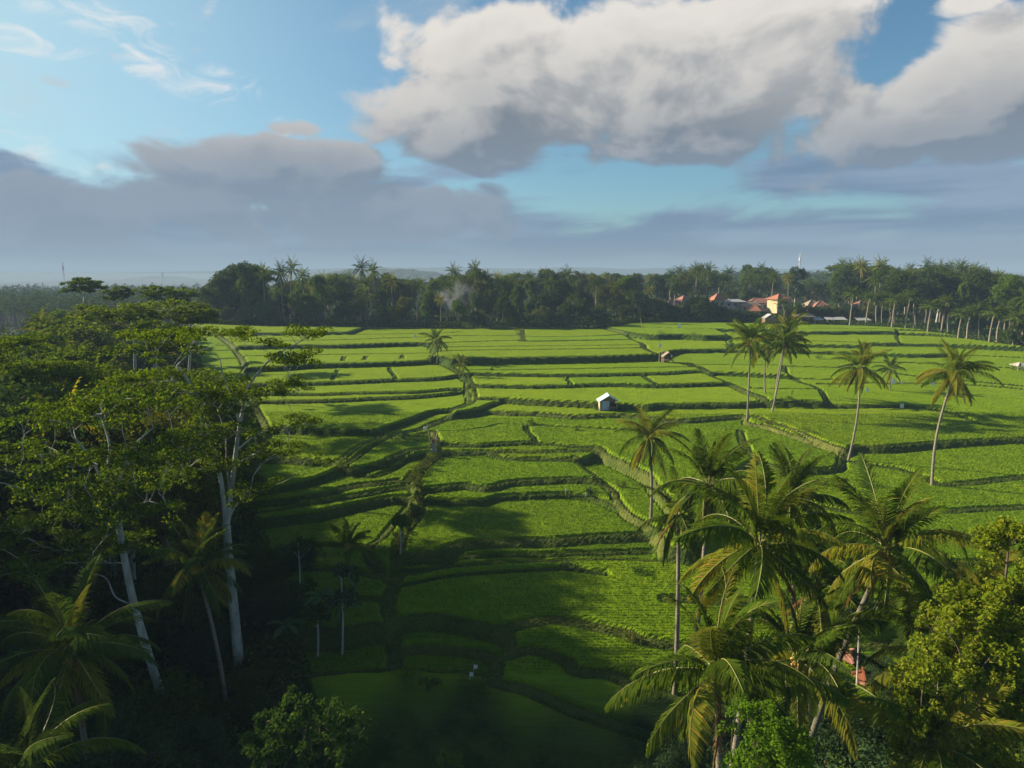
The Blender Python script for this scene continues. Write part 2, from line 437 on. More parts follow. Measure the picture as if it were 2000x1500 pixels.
# bunds, ridges and channels between the paddies, as seen (width m, tan 0..1)
LINES = [
 ((368,631,500,635,650,637,860,637,1000,638,1180,637,1215,634,1245,629,1330,628,1450,629,1520,632,1640,634,1760,640,1860,655,1960,674,2100,700,2300,740), .8, .5),
 ((430,656,596,654,686,652,854,648,900,645), .5, .1), ((716,637,686,652), .5, 0),
 ((430,672,596,668,704,664,794,660,870,657), .5, 0), ((400,683,590,679,680,678,830,673,845,690,846,700,839,709), .7, 0),
 ((420,699,599,695,695,693,833,690), .6, 0), ((400,730,542,726,608,720,692,717,800,712,839,709,869,711,896,729,911,745), .9, 0),
 ((674,699,671,711), .22, 0), ((716,699,710,708), .22, 0), ((785,695,786,705), .22, 0),
 ((400,760,500,757,620,754,770,747,860,741,899,735,925,733,1020,736,1107,737,1230,734,1300,732,1365,727,1380,729), .9, 0),
 ((660,723,650,748), .22, 0), ((761,717,773,744), .22, 0),
 ((400,777,600,775,705,772,817,768,897,761), .5, 0), ((420,789,600,786,757,779,862,770,908,761), .6, 0),
 ((899,735,911,745,913,763,917,784,890,798,845,805,796,829,740,852,705,875,670,906,635,927,600,945,560,957,480,968,380,975), .6, .15),
 ((915,733,929,773,925,784,880,808,845,826,810,840,768,850,729,875,701,899,670,924,640,944,600,959,480,985), .6, .15),
 ((480,845,540,846,635,850,740,852), .5, 0), ((480,902,560,905,640,912,660,912), .7, .3),
 ((829,835,845,822,880,812,932,801,981,782), .8, .1), ((825,845,859,840,897,840,950,829,985,822,1013,824), .6, .1),
 ((859,871,905,876,950,875,1044,870,1100,874,1167,878), .6, .1), ((830,892,855,888,950,885,1050,886,1170,882), .7, .25),
 ((845,840,862,871,855,888), .8, .5), ((950,885,1000,898,1050,899,1140,899,1170,884), .4, .2),
 ((1027,826,1037,850,1051,871), .4, 0),
 ((932,801,981,801,1055,805,1125,810,1230,808,1335,819,1400,815,1454,810,1482,813), .6, .45), ((985,822,1055,826,1125,829,1223,835,1290,842), .5, .3),
 ((929,781,985,782,1055,787,1160,793,1265,801,1300,796,1447,794,1496,792,1517,792,1615,793,1758,793,1804,797), .7, .2),
 ((918,752,950,756,1055,758,1110,756,1195,754,1290,756,1428,751), .9, 0),
 ((1107,738,1115,754), .22, 0), ((1257,734,1285,755), .35, 0),
 ((905,726,960,726,1140,723,1344,718,1368,720), .5, 0), ((885,716,918,714,1050,712,1170,708,1287,703), .8, .1),
 ((860,696,900,694,1080,691,1260,687), .6, 0), ((865,686,900,685,1050,682,1254,679), .35, 0),
 ((860,674,900,672,1020,667,1029,670,1140,668,1239,666), .8, 0), ((850,657,900,655,1014,654), .6, 0),
 ((1023,658,1140,657,1200,653,1218,651), .7, 0), ((1020,640,1024,655,1018,668), .7, .3),
 ((1180,637,1200,643,1218,651,1239,665,1254,675,1263,687,1287,703,1344,711,1368,720,1380,729,1428,751,1470,775,1496,792), .8, .25),
 ((1218,651,1269,661,1330,661,1374,664,1420,664), .6, 0), ((1240,640,1300,641,1400,644,1500,646,1568,652,1760,652,1900,661,1990,675), .6, 0),
 ((1287,703,1326,690,1400,687,1500,688,1600,690,1700,692), .6, 0), ((1344,711,1425,712,1500,713,1640,717,1700,722,1800,735,1900,745,2050,760), .7, .2),
 ((1380,730,1430,731,1545,738,1620,741,1680,743), .5, 0), ((1533,714,1545,738,1575,750,1601,763,1615,793), .5, .15),
 ((1470,761,1573,762,1601,763), .8, 0), ((1601,750,1667,749,1713,748,1758,749,1818,749,1900,752,2100,770), .7, .5),
 ((1568,643,1700,644,1800,647,1900,652), .45, 0), ((1500,668,1620,671,1700,675,1835,677,1930,681,2050,686), .7, 0),
 ((1420,676,1500,678,1600,680,1690,682), .4, 0), ((1690,682,1700,692,1800,697,1910,693,2050,700), .6, 0), ((1640,717,1700,706,1800,708,1910,714,2050,722), .6, 0),
 ((1690,675,1690,692), .22, 0), ((1850,677,1860,697), .22, 0), ((1750,645,1760,676), .22, 0), ((1400,644,1425,664,1426,687), .4, 0),
 ((1482,813,1510,828,1545,845,1597,873,1653,897), .7, .7), ((1457,824,1510,838,1573,866,1632,894,1650,905), .7, .7), ((1454,810,1457,824), .6, .5),
 ((1447,838,1452,870,1480,908,1545,931,1636,929,1643,905), .7, .2),
 ((1653,897,1685,889,1755,887,1930,873,1997,869,2120,862), 1.0, .15),
 ((1804,797,1850,805,1900,825,1960,842,2120,862), .6, .1), ((1650,905,1690,915,1760,925,1815,945,1830,953,1895,953,2000,943,2150,935), .9, .15),

 ((1167,878,1195,903,1258,938,1280,975,1300,1010,1330,1060,1350,1100), .8, .4), ((1125,896,1160,930,1195,959,1212,1001,1247,1032,1272,1050,1290,1080,1300,1105), .7, .5),
 ((855,888,827,917,810,945,817,966,813,997,796,1032,782,1067,775,1099,778,1134,768,1165,761,1195,764,1232,771,1274), .9, .25),
 ((824,969,870,962,915,957,950,962,985,955,1020,947,1125,941,1177,948,1200,965), .9, .2), ((827,983,880,985,950,985,985,972,1060,969,1146,971,1212,1001), .4, .1),
 ((775,1106,820,1100,862,1094,915,1074,980,1070,1055,1067,1160,1060,1265,1053,1290,1060), 1.0, .2), ((778,1120,862,1112,915,1094,1055,1086,1160,1083,1290,1080), .35, .1),
 ((776,1136,830,1128,880,1118,985,1109,1080,1104,1160,1101,1293,1109,1350,1116), 1.0, .2), ((790,1160,900,1140,1000,1132,1100,1128,1180,1138), .3, .1),
 ((764,1236,845,1227,897,1234,967,1251,1020,1241,1090,1235,1195,1256,1247,1274,1330,1290), .9, .35), ((771,1274,830,1270,897,1277,945,1287,978,1302), .7, .4),
 ((967,1251,995,1270,995,1305,978,1302,970,1320,964,1340,967,1358,1020,1372,1090,1403,1160,1435,1300,1480), .8, .45),
 ((995,1305,1037,1295,1090,1312,1110,1325,1125,1340,1195,1347,1265,1375,1330,1400), .8, .4), ((771,1326,830,1327,880,1330,920,1334,964,1340), .6, .3), ((600,1340,690,1330,771,1326,771,1274), .8, .3),
 ((838,880,810,885,768,903,757,913,715,927,684,932,670,924), .8, .15), ((855,888,831,891,796,896,768,917,740,931,700,935), .35, .1),
 ((810,920,796,938,768,942,705,952,660,963,621,976,540,990,450,1000), .8, .2), ((812,945,800,949,757,955,670,976,600,990,500,1008), .6, .2),
 ((806,968,740,972,635,1004,560,1015,470,1030), .8, .25), ((806,968,775,1008,750,1050,722,1071,730,1110,764,1150), .7, .2), ((722,1071,635,1060,560,1070), .6, .2),
 ((600,1120,680,1125,745,1140), .6, .2), ((560,1180,660,1190,761,1195), .8, .2), ((520,1260,640,1262,764,1250), .8, .2),
 ((1350,1116,1500,1130,1604,1133,1720,1128,1783,1122,1930,1115,2100,1105), .9, .3), ((1480,908,1440,940,1400,990,1380,1050,1350,1116), .7, .3),
 ((1545,931,1560,980,1650,1010,1760,1012,1900,1008,2050,1000), .8, .2), ((1400,1060,1520,1070,1640,1075,1760,1065,1950,1060), .7, .2),
 ((1300,1190,1450,1200,1600,1205,1760,1200,1950,1190), .7, .3), ((1330,1290,1480,1300,1620,1290,1800,1280), .7, .3),
 ((371,631,430,656,470,700,480,760,500,800,520,850,500,900,480,968,470,1030,520,1120,520,1260,600,1340), .9, .3),
]

GX0, GY0, GX1, GY1, GS = -190.0, 36.0, 300.0, 335.0, 0.4
def build_terrain():
    nx, ny = int((GX1 - GX0) / GS), int((GY1 - GY0) / GS)
    bar = np.zeros((ny, nx), bool)
    segs = []
    for pl, wd, tn in LINES:
        P = np.array([G(pl[i], pl[i + 1])[:2] for i in range(0, len(pl), 2)])
        S = smoothpath(P, 5) if len(P) > 2 else smoothpath(P, 4)
        # small natural wobble, ends kept
        n = len(S); wob = np.interp(np.arange(n), np.arange(0, n + 5, 3), RNG.normal(0, 1, len(np.arange(0, n + 5, 3))))
        T = np.gradient(S, axis=0); T /= np.linalg.norm(T, axis=1)[:, None] + 1e-9
        amp = np.clip(S[:, 1] / 400, .12, .4)[:, None] * np.sin(np.linspace(0, pi, n))[:, None] ** .3
        S = S + np.stack([-T[:, 1], T[:, 0]], 1) * wob[:, None] * amp
        hw = wd * 0.5 * (1 + max(0, (S[:, 1].mean() - 140)) / 900)
        hw += (0.3 if wd > .3 else 0.05) * max(0.0, min(1.0, (S[:, 1].mean() - 150) / 80))
        for a, b in zip(S[:-1], S[1:]):
            segs.append((a, b, hw, tn))
            L = np.linalg.norm(b - a); k = max(2, int(L / 0.15))
            Q = a + (b - a) * np.linspace(0, 1, k)[:, None]
            ix = ((Q[:, 0] - GX0) / GS).astype(int); iy = ((Q[:, 1] - GY0) / GS).astype(int)
            for dx in (-1, 0, 1):
                for dy in (-1, 0, 1):
                    if abs(dx) + abs(dy) == 2: continue
                    jx, jy = ix + dx, iy + dy
                    ok = (jx >= 0) & (jx < nx) & (jy >= 0) & (jy < ny)
                    bar[jy[ok], jx[ok]] = True
    # connected components by runs
    parent = []
    def find(i):
        while parent[i] != i:
            parent[i] = parent[parent[i]]; i = parent[i]
        return i
    lab = -np.ones((ny, nx), int); prev = []
    for r in range(ny):
        free = np.concatenate([[0], (~bar[r]).astype(np.int8), [0]])
        df = np.diff(free); st, en = np.where(df == 1)[0], np.where(df == -1)[0]
        cur = []; pi_ = 0
        for s_, e_ in zip(st, en):
            k = len(parent); parent.append(k); cur.append((s_, e_, k)); lab[r, s_:e_] = k
            while pi_ < len(prev) and prev[pi_][1] <= s_: pi_ += 1
            q = pi_
            while q < len(prev) and prev[q][0] < e_:
                a, b = find(prev[q][2]), find(k)
                if a != b: parent[max(a, b)] = min(a, b)
                q += 1
        prev = cur
    root = np.array([find(i) for i in range(len(parent))])
    uniq, inv = np.unique(root, return_inverse=True)
    L2 = np.where(lab >= 0, inv[np.maximum(lab, 0)], -1)
    YY, XX = np.mgrid[0:ny, 0:nx]
    WX, WY = GX0 + (XX + .5) * GS, GY0 + (YY + .5) * GS
    B = base(WX, WY)
    cnt = np.bincount(L2[L2 >= 0], minlength=len(uniq))
    mean = np.bincount(L2[L2 >= 0], weights=B[L2 >= 0], minlength=len(uniq)) / np.maximum(cnt, 1)
    area = cnt * GS * GS
    spread = np.zeros(len(uniq))
    sq = np.bincount(L2[L2 >= 0], weights=B[L2 >= 0] ** 2, minlength=len(uniq)) / np.maximum(cnt, 1)
    spread = np.sqrt(np.maximum(sq - mean ** 2, 0))
    print('paddies', len(uniq), 'big', (area > 20).sum(), 'wide spread', [(int(a), round(float(s), 1)) for a, s in zip(area, spread) if s > 1.2 and a > 30])
    # fill barrier cells from neighbours
    H = np.where(L2 >= 0, mean[np.maximum(L2, 0)], np.nan)
    # components that leak over a large height range follow the base slope instead
    keep = 1 - np.minimum(1.0, 0.85 / (spread + 1e-6))
    H = np.where(L2 >= 0, H + (B - H) * keep[np.maximum(L2, 0)], H)
    ID = L2.copy()
    for _ in range(6):
        bad = np.isnan(H)
        if not bad.any(): break
        best = H.copy()
        for dx, dy in ((1, 0), (-1, 0), (0, 1), (0, -1)):
            s = np.roll(H, (dy, dx), (0, 1)); si = np.roll(ID, (dy, dx), (0, 1))
            tk = bad & ~np.isnan(s) & (np.isnan(best) | (s > best))
            best = np.where(tk, s, best); ID = np.where(tk, si, ID)
        H = best
    H = np.where(np.isnan(H), B, H)
    for ax in (0, 1, 0, 1): H = 0.5 * H + 0.25 * (np.roll(H, 1, ax) + np.roll(H, -1, ax))
    # --- mesh rows / columns, denser towards the near fields
    ys = [-30.0]
    while ys[-1] < 9500:
        y = ys[-1]
        ys.append(y + (2.0 if y < 36 else 0.0031 * (y + 4) if y < 345 else 0.012 * y if y < 900 else 0.03 * y))
    ys = np.array(ys)
    th = np.linspace(-1.05, 1.25, 1050)
    Y = ys[:, None] * np.ones_like(th)[None]
    X = (np.maximum(Y, -20) + 45) * th[None]
    nr, nc = X.shape
    Z = base(X, Y)
    D = np.full((nr, nc), 99.0); TAN = np.zeros((nr, nc)); HW = np.full((nr, nc), .3)
    for a, b, hw, tn in segs:
        y0, y1 = min(a[1], b[1]) - 3, max(a[1], b[1]) + 3
        r0, r1 = np.searchsorted(ys, y0), np.searchsorted(ys, y1)
        if r1 <= r0: continue
        xm0, xm1 = min(a[0], b[0]) - 3, max(a[0], b[0]) + 3
        k0 = xm0 / (ys[r0:r1 + 1].clip(1) + 45); k1 = xm1 / (ys[r0:r1 + 1].clip(1) + 45)
        c0, c1 = max(0, np.searchsorted(th, k0.min()) - 1), min(nc, np.searchsorted(th, k1.max()) + 1)
        if c1 <= c0: continue
        px, py = X[r0:r1, c0:c1] - a[0], Y[r0:r1, c0:c1] - a[1]
        dx, dy = b - a; l2 = dx * dx + dy * dy + 1e-9
        t = np.clip((px * dx + py * dy) / l2, 0, 1)
        d = np.hypot(px - t * dx, py - t * dy)
        sub = D[r0:r1, c0:c1]; m = (d - hw) < sub
        sub[m] = (d - hw)[m]; TAN[r0:r1, c0:c1][m] = tn; HW[r0:r1, c0:c1][m] = hw
    gx = ((X - GX0) / GS); gy = ((Y - GY0) / GS)
    # jitter the lookup so that steps are not saw-toothed
    ins = (gx >= 1) & (gx < nx - 1) & (gy >= 1) & (gy < ny - 1)
    ixx = np.clip(gx.astype(int), 0, nx - 1); iyy = np.clip(gy.astype(int), 0, ny - 1)
    fx = np.clip(gx - .5, 0, nx - 2); fy = np.clip(gy - .5, 0, ny - 2)
    jx, jy = fx.astype(int), fy.astype(int); fx, fy = fx - jx, fy - jy
    HH = (H[jy, jx] * (1 - fx) + H[jy, jx + 1] * fx) * (1 - fy) + (H[jy + 1, jx] * (1 - fx) + H[jy + 1, jx + 1] * fx) * fy
    PID = ID[iyy, ixx]
    # cultivated region
    front = np.array([G(p[0], p[1])[:2] for p in ((368,631),(500,635),(860,637),(1180,637),(1245,629),(1450,629),(1640,634),(1760,640),(1860,655),(1960,674),(2100,700),(2300,740))])
    yfar = np.interp(X, front[:, 0], front[:, 1])
    field = ins & (X > xleft(Y) - 1.5) & (Y < yfar + 1) & (Y > 44)
    fm = sstep(X, xleft(Y) - 8, xleft(Y)) * (1 - sstep(Y, yfar, yfar + 10)) * sstep(Y, 40, 46)
    fm = np.where(ins, fm, 0)
    Z = Z * (1 - fm) + HH * fm
    near = 1 - sstep(Y, 90, 300)
    rice = (D > 0.30) & field
    ridge = np.clip(1 - np.maximum(D, 0) / 0.22, 0, 1)
    Z = Z + fm * np.where(D < 0.22, ridge * (0.20 + 0.05 * TAN), 0)
    Z = Z + fm * np.where(rice, 0.38 * sstep(D, 0.30, 0.62), 0)
    r1_ = RNG.normal(0, 1, Z.shape)
    Z = Z + np.where(field, np.where(rice, 0.022, 0.04), 0.25 * sstep(Y, 30, 60)) * r1_ * np.clip(Y / 100, .6, 1.0)
    # weedy lumps on the bunds
    lump = np.sin(X * 1.3 + 2 * np.sin(Y * .7)) * np.sin(Y * 1.7 + 1.5 * np.sin(X * .9))
    Z = Z + fm * np.where(D < 0.15, 0.06 * lump, 0)
    # far rolling ground
    Z = Z + (1 - fm) * sstep(Y, 300, 900) * 2.0 * np.sin(X / 90 + 1) * np.sin(Y / 130)
    mb = MB()
    V = np.stack([X, Y, Z], -1).reshape(-1, 3)
    i = np.arange(nr - 1)[:, None] * nc + np.arange(nc - 1)[None]
    f4 = np.stack([i, i + 1, i + nc + 1, i + nc], -1).reshape(-1, 4)
    mb.add(V, f4)
    me = mb.mesh('ground', smooth=False)
    def attr(name, arr):
        a = me.attributes.new(name, 'FLOAT', 'POINT'); a.data.foreach_set('value', arr.astype(np.float32).ravel())
    prand = RNG.uniform(0, 1, len(uniq) + 1)
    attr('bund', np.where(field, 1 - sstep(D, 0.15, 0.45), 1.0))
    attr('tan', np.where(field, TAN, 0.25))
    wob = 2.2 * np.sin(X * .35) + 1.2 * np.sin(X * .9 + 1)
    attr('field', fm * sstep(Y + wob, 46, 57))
    attr('paddy', prand[PID])
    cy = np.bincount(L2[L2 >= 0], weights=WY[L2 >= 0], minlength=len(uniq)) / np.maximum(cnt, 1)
    near_shade_tone = (1 - sstep(cy, 65, 120)) * (.6 + .4 * prand[:-1]) + .25 * (prand[:-1] > .78)  # nearer plots painted darker, as shade between plants; some plots deepened at random
    attr('near_shade_tone', np.append(near_shade_tone, .5)[PID])
    g = link('ground', me)
    tag(g, kind='structure')
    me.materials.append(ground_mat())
    # height query for placing things
    def height(x, y):
        ix, iy = int((x - GX0) / GS), int((y - GY0) / GS)
        if 0 <= ix < nx and 0 <= iy < ny and x > xleft(y) - 1:
            return float(H[iy, ix])
        return float(base(x, y))
    return height, segs, (X, Y, Z, D, rice, field, prand[PID])

def ground_mat():
    M = NT('rice_field_ground')
    at_ = lambda n: M.n('ShaderNodeAttribute', attribute_name=n).outputs['Fac']
    pos = M.n('ShaderNodeNewGeometry').outputs['Position']
    big = M.noise(0.045, 4, 0.6, pos)
    med = M.noise(0.35, 5, 0.65, pos)
    rows = M.noise(1.0, 3, 0.6, M.n('ShaderNodeVectorMath', {0: pos, 1: (0.25, 2.6, 1.0)}, operation='MULTIPLY').outputs[0])
    fine = M.noise(5.0, 4, 0.7, pos)
    rice = M.mix(M.ramp(big, 0.35, 0.65), (0.130, 0.228, 0.004), (0.180, 0.278, 0.006))
    rice = M.mix(M.math('MULTIPLY', at_('paddy'), 0.75), rice, (0.235, 0.300, 0.008))
    rice = M.mix(M.ramp(med, 0.35, 0.75, 0, 0.55), rice, (0.085, 0.165, 0.005))
    rice = M.mix(M.ramp(rows, 0.40, 0.62, 0.3, 0.0), rice, (0.055, 0.115, 0.005))
    rice = M.mix(M.ramp(fine, 0.45, 0.75, 0, 0.5), rice, (0.22, 0.31, 0.012))
    rice = M.mix(M.math('MULTIPLY', at_('near_shade_tone'), 0.55, True), rice, M.mix(M.ramp(fine, .4, .7), (0.035, 0.095, 0.004), (0.075, 0.155, 0.006)))
    grass = M.mix(M.ramp(fine, 0.3, 0.7), (0.016, 0.040, 0.006), (0.050, 0.085, 0.010))
    tn = M.mix(M.ramp(fine, 0.35, 0.65), (0.12, 0.15, 0.025), (0.20, 0.18, 0.06))
    grass = M.mix(M.math('MULTIPLY', at_('tan'), M.ramp(med, 0.3, 0.6, 0.45, 1.0)), grass, tn)
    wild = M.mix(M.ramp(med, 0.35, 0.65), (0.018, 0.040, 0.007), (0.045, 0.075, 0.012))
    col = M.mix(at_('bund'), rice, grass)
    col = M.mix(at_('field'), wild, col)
    # rice is translucent-ish: keep fully diffuse but rough
    h = M.math('ADD', M.math('MULTIPLY', fine, 0.6), M.math('MULTIPLY', rows, 1.0))
    b = M.n('ShaderNodeBump', {'Strength': 0.85, 'Distance': 0.30, 'Height': h})
    p = M.n('ShaderNodeBsdfPrincipled', {'Base Color': col, 'Roughness': 0.75, 'Specular IOR Level': 0.04, 'Normal': b.outputs[0]})
    # steep faces (risers) show earth and weeds
    return M.done(p.outputs[0])

height, SEGS, TG = build_terrain()

# hills on the horizon
def build_hills():
    specs = [('distant_hills', 5200, 95, 12, 3), ('far_ridge', 3600, 42, 14, 11), ('wooded_rise', 2100, 28, 18, 5)]
    for nm, dist, hgt, amp, seed in specs:
        r = np.random.default_rng(seed)
        n = 420; xs = np.linspace(-1.1, 1.1, n) * dist
        prof = np.full(n, float(hgt))
        for k in range(1, 60):
            prof += amp / k ** 0.85 * np.sin(k * np.linspace(0, 6.5, n) + r.uniform(0, 6.28)) * r.uniform(.2, .6)
        if nm == 'distant_hills': prof += -12 - 38 * sstep(xs, dist * .15, dist * .75) - 45 * sstep(-xs, dist * .1, dist * .6)
        if nm == 'far_ridge': prof += -14 - 24 * sstep(-xs, dist * .12, dist * .5) - 6 * sstep(xs, dist * .4, dist * .7)
        if nm == 'wooded_rise': prof += -8 - 17 * sstep(-xs, dist * .1, dist * .5) + 4 * np.exp(-((xs - dist * .33) / (dist * .12)) ** 2)
        rows = 10; V = []
        for j in range(rows):
            t = j / (rows - 1); k = sin(pi * t) ** 0.8 if t not in (0, 1) else 0
            yy = dist + (t - 0.5) * dist * 0.28
            V.append(np.stack([xs, np.full(n, yy), -3 + (prof + 3) * k + (r.normal(0, 1.2, n) if 0 < j < rows - 1 else 0)], 1))
        V = np.array(V).reshape(-1, 3)
        i = np.arange(rows - 1)[:, None] * n + np.arange(n - 1)[None]
        o = MB().add(V, np.stack([i, i + 1, i + n + 1, i + n], -1).reshape(-1, 4)).build(nm, MAT_HILL, None, False)
        tag(o, kind='structure')
MAT_HILL = plain_mat('wooded_hill', (0.012, 0.030, 0.010), (0.040, 0.065, 0.018), scale=0.02, bump=1.0, bscale=0.05)
build_hills()

# ------------------------------------------------------------------ plant materials
M_PALM = leaf_mat('palm_leaf', (0.115, 0.180, 0.018), (0.050, 0.108, 0.012), (0.24, 0.24, 0.04), trans=0.42, spec=0.06, rough=0.6, c3amt=0.07)
M_PALM_Y = leaf_mat('palm_leaf_yellowing', (0.24, 0.26, 0.03), (0.13, 0.185, 0.018), (0.36, 0.25, 0.04), trans=0.45, spec=0.06, rough=0.6, c3amt=0.14)
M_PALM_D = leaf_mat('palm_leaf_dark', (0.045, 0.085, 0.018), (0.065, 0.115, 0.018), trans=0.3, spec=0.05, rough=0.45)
M_DEAD = leaf_mat('dry_frond', (0.22, 0.13, 0.05), (0.13, 0.08, 0.035), trans=0.2, spec=0.15, rough=0.8)
M_RACHIS = plain_mat('palm_stalk', (0.13, 0.16, 0.035), (0.20, 0.18, 0.05), scale=2.0, rough=0.5)
M_PTRUNK = plain_mat('palm_trunk_bark', (0.26, 0.225, 0.17), (0.13, 0.11, 0.085), scale=3.0, streak=(1, 1, 5), bump=0.8, bscale=6)
M_PTRUNK_D = plain_mat('dark_palm_trunk', (0.16, 0.145, 0.11), (0.08, 0.08, 0.055), scale=3.0, streak=(1, 1, 5), bump=0.8, bscale=6)  # darker toned copy of the palm trunk bark
M_WTRUNK = plain_mat('pale_bark', (0.46, 0.45, 0.40), (0.22, 0.22, 0.18), scale=1.4, streak=(1, 1, 0.35), bump=0.5, bscale=5)
M_BTRUNK = plain_mat('brown_bark', (0.12, 0.095, 0.065), (0.055, 0.045, 0.035), scale=2.0, streak=(1, 1, 0.4), bump=0.8, bscale=5)
M_NUT = plain_mat('coconut_husk', (0.30, 0.24, 0.05), (0.42, 0.20, 0.03), scale=2.0, rough=0.5)
M_ALB = leaf_mat('albizia_leaf', (0.055, 0.112, 0.009), (0.095, 0.160, 0.012), (0.16, 0.21, 0.016), trans=0.42, spec=0.02, c3amt=0.18)
M_BROAD = [leaf_mat('broad_leaf_deep', (0.032, 0.070, 0.014), (0.062, 0.108, 0.018), (0.11, 0.14, 0.022), trans=0.28),
           leaf_mat('broad_leaf_olive', (0.080, 0.115, 0.020), (0.120, 0.150, 0.028), (0.17, 0.17, 0.035), trans=0.3),
           leaf_mat('broad_leaf_fresh', (0.065, 0.140, 0.016), (0.110, 0.190, 0.020), (0.16, 0.23, 0.024), trans=0.35),
           leaf_mat('broad_leaf_bluish', (0.032, 0.070, 0.030), (0.058, 0.100, 0.038), trans=0.25)]
M_YEL = leaf_mat('yellow_green_leaf', (0.10, 0.165, 0.012), (0.165, 0.23, 0.016), (0.28, 0.29, 0.03), trans=0.4, spec=0.12, c3amt=0.2)
M_LIME = leaf_mat('lime_leaf', (0.07, 0.16, 0.012), (0.11, 0.22, 0.018), trans=0.38, spec=0.3)
M_BANANA = leaf_mat('banana_leaf', (0.07, 0.14, 0.05), (0.10, 0.18, 0.07), trans=0.3, spec=0.5, rough=0.35)

# ------------------------------------------------------------------ coconut palms
def frond_mb(L, el0, el1, rng, pairs=60, wind=0.0, hang=0.55, lw=0.066, ll=1.2, segs=2):
    """one frond in the XZ plane: starts at elevation el0, tip at elevation el1 (degrees)"""
    n = 14
    t = np.linspace(0, 1, n)
    e = np.radians(el0 + (el1 - el0) * t ** 1.25)
    dx, dz = np.cos(e), np.sin(e)
    x = np.concatenate([[0], np.cumsum((dx[:-1] + dx[1:]) / 2)]) * L / (n - 1)
    z = np.concatenate([[0], np.cumsum((dz[:-1] + dz[1:]) / 2)]) * L / (n - 1)
    side_bend = rng.normal(0, 0.10) * L
    yb = side_bend * t ** 2
    R = MB().tube(np.stack([x, yb, z], 1), 0.032 * (1 - t) ** 0.7 + 0.006, 4)
    mb = MB()
    k = pairs
    tt = np.linspace(0.13, 0.995, k)
    for s in (-1, 1):
        tj = np.clip(tt + rng.normal(0, 0.004, k), 0, 1)
        px, py, pz = np.interp(tj, t, x), np.interp(tj, t, yb), np.interp(tj, t, z)
        ee = np.interp(tj, t, e)
        ln = ll * (0.35 + 0.75 * np.sin(pi * np.clip(tj * 0.95 + 0.02, 0, 1)) ** 0.7) * rng.uniform(.82, 1.12, k) * (1 - 0.45 * tj ** 3)
        fw = np.radians(np.interp(tj, [0, 1], [66, 26]) + rng.normal(0, 9, k))     # angle away from the rachis
        T = np.stack([np.cos(ee), 0 * ee, np.sin(ee)], 1)
        S = np.tile([0, s, 0.], (k, 1))
        d = T * np.cos(fw)[:, None] + S * np.sin(fw)[:, None]
        d[:, 2] -= hang * rng.uniform(.35, 1.25, k)
        d[:, 0] += wind * 0.3
        d /= np.linalg.norm(d, axis=1)[:, None]
        d2 = d.copy(); d2[:, 2] -= (0.25 + hang * 0.8) * rng.uniform(.7, 1.2, k); d2[:, 0] += wind * .4
        d2 /= np.linalg.norm(d2, axis=1)[:, None]
        P0 = np.stack([px, py, pz], 1)
        P1 = P0 + d * (ln * 0.5)[:, None]
        P2 = P1 + d2 * (ln * 0.5)[:, None]
        wv = np.cross(d, np.tile([0, 0, 1.], (k, 1))); wv /= np.linalg.norm(wv, axis=1)[:, None] + 1e-6
        wv = wv * 0.85 + T * 0.5
        w0, w1 = lw * 0.35, lw * rng.uniform(.8, 1.2, k)[:, None]
        V = np.stack([P0 - wv * w0, P0 + wv * w0, P1 + wv * w1 / 2, P1 - wv * w1 / 2, P2], 1).reshape(-1, 3)
        b = np.arange(k)[:, None] * 5
        mb.add(V, np.hstack([b, b + 1, b + 2, b + 3]), np.hstack([b + 3, b + 2, b + 4]))
    return mb, R

def two_mat(leaf, stalk, lm, sm, name):
    """one frond mesh: leaflets and stalk"""
    n_leaf4, n_leaf3 = sum(len(f) for f in leaf.f4), sum(len(f) for f in leaf.f3)
    M = MB(); M.merge(leaf); nleaf = M.n; M.merge(stalk)
    me = M.mesh(name, False, (lm, sm))
    mi = np.zeros(len(me.polygons), np.int32)
    st = np.zeros(len(me.polygons), np.int32); me.polygons.foreach_get('loop_start', st)
    vi = np.zeros(len(me.loops), np.int32); me.loops.foreach_get('vertex_index', vi)
    mi[vi[st] >= nleaf] = 1
    me.polygons.foreach_set('material_index', mi)
    return me

# frond library: (start elevation, end elevation)
FR_SHAPES = [(86, 48), (78, 22), (68, -2), (54, -26), (38, -46), (18, -62), (-6, -74), (-32, -82), (-58, -86)]
FRONDS = {}
def frond_lib(key, lm, L=5.1, pairs=92, **kw):
    out = []
    for i, (a, b) in enumerate(FR_SHAPES):
        rng = np.random.default_rng(100 + i * 7 + len(key))
        mb, R = frond_mb(L * (0.86 if i in (0, 8) else 1), a, b, rng, pairs, hang=0.12 + 0.12 * min(i, 5), **kw)
        out.append(two_mat(mb, R, lm, M_RACHIS if lm is not M_DEAD else M_DEAD, 'frond'))
    FRONDS[key] = out
frond_lib('green', M_PALM)
frond_lib('yellow', M_PALM_Y)
frond_lib('dark', M_PALM_D)
frond_lib('dead', M_DEAD, hang=0.9) if False else None
FRONDS['dead'] = []
for i in (7, 8):
    mb, R = frond_mb(3.9, FR_SHAPES[i][0] - 5, FR_SHAPES[i][1], np.random.default_rng(i), 46, hang=0.8, lw=.07, ll=.7)
    FRONDS['dead'].append(two_mat(mb, R, M_DEAD, M_DEAD, 'dry_frond'))

def trunk_path(p0, p1, bow=0.0, bdir=0.0, n=12):
    p0, p1 = np.asarray(p0, float), np.asarray(p1, float)
    t = np.linspace(0, 1, n)[:, None]
    P = p0 + (p1 - p0) * t
    P += np.array([cos(bdir), sin(bdir), 0]) * bow * np.sin(pi * t) 
    return P

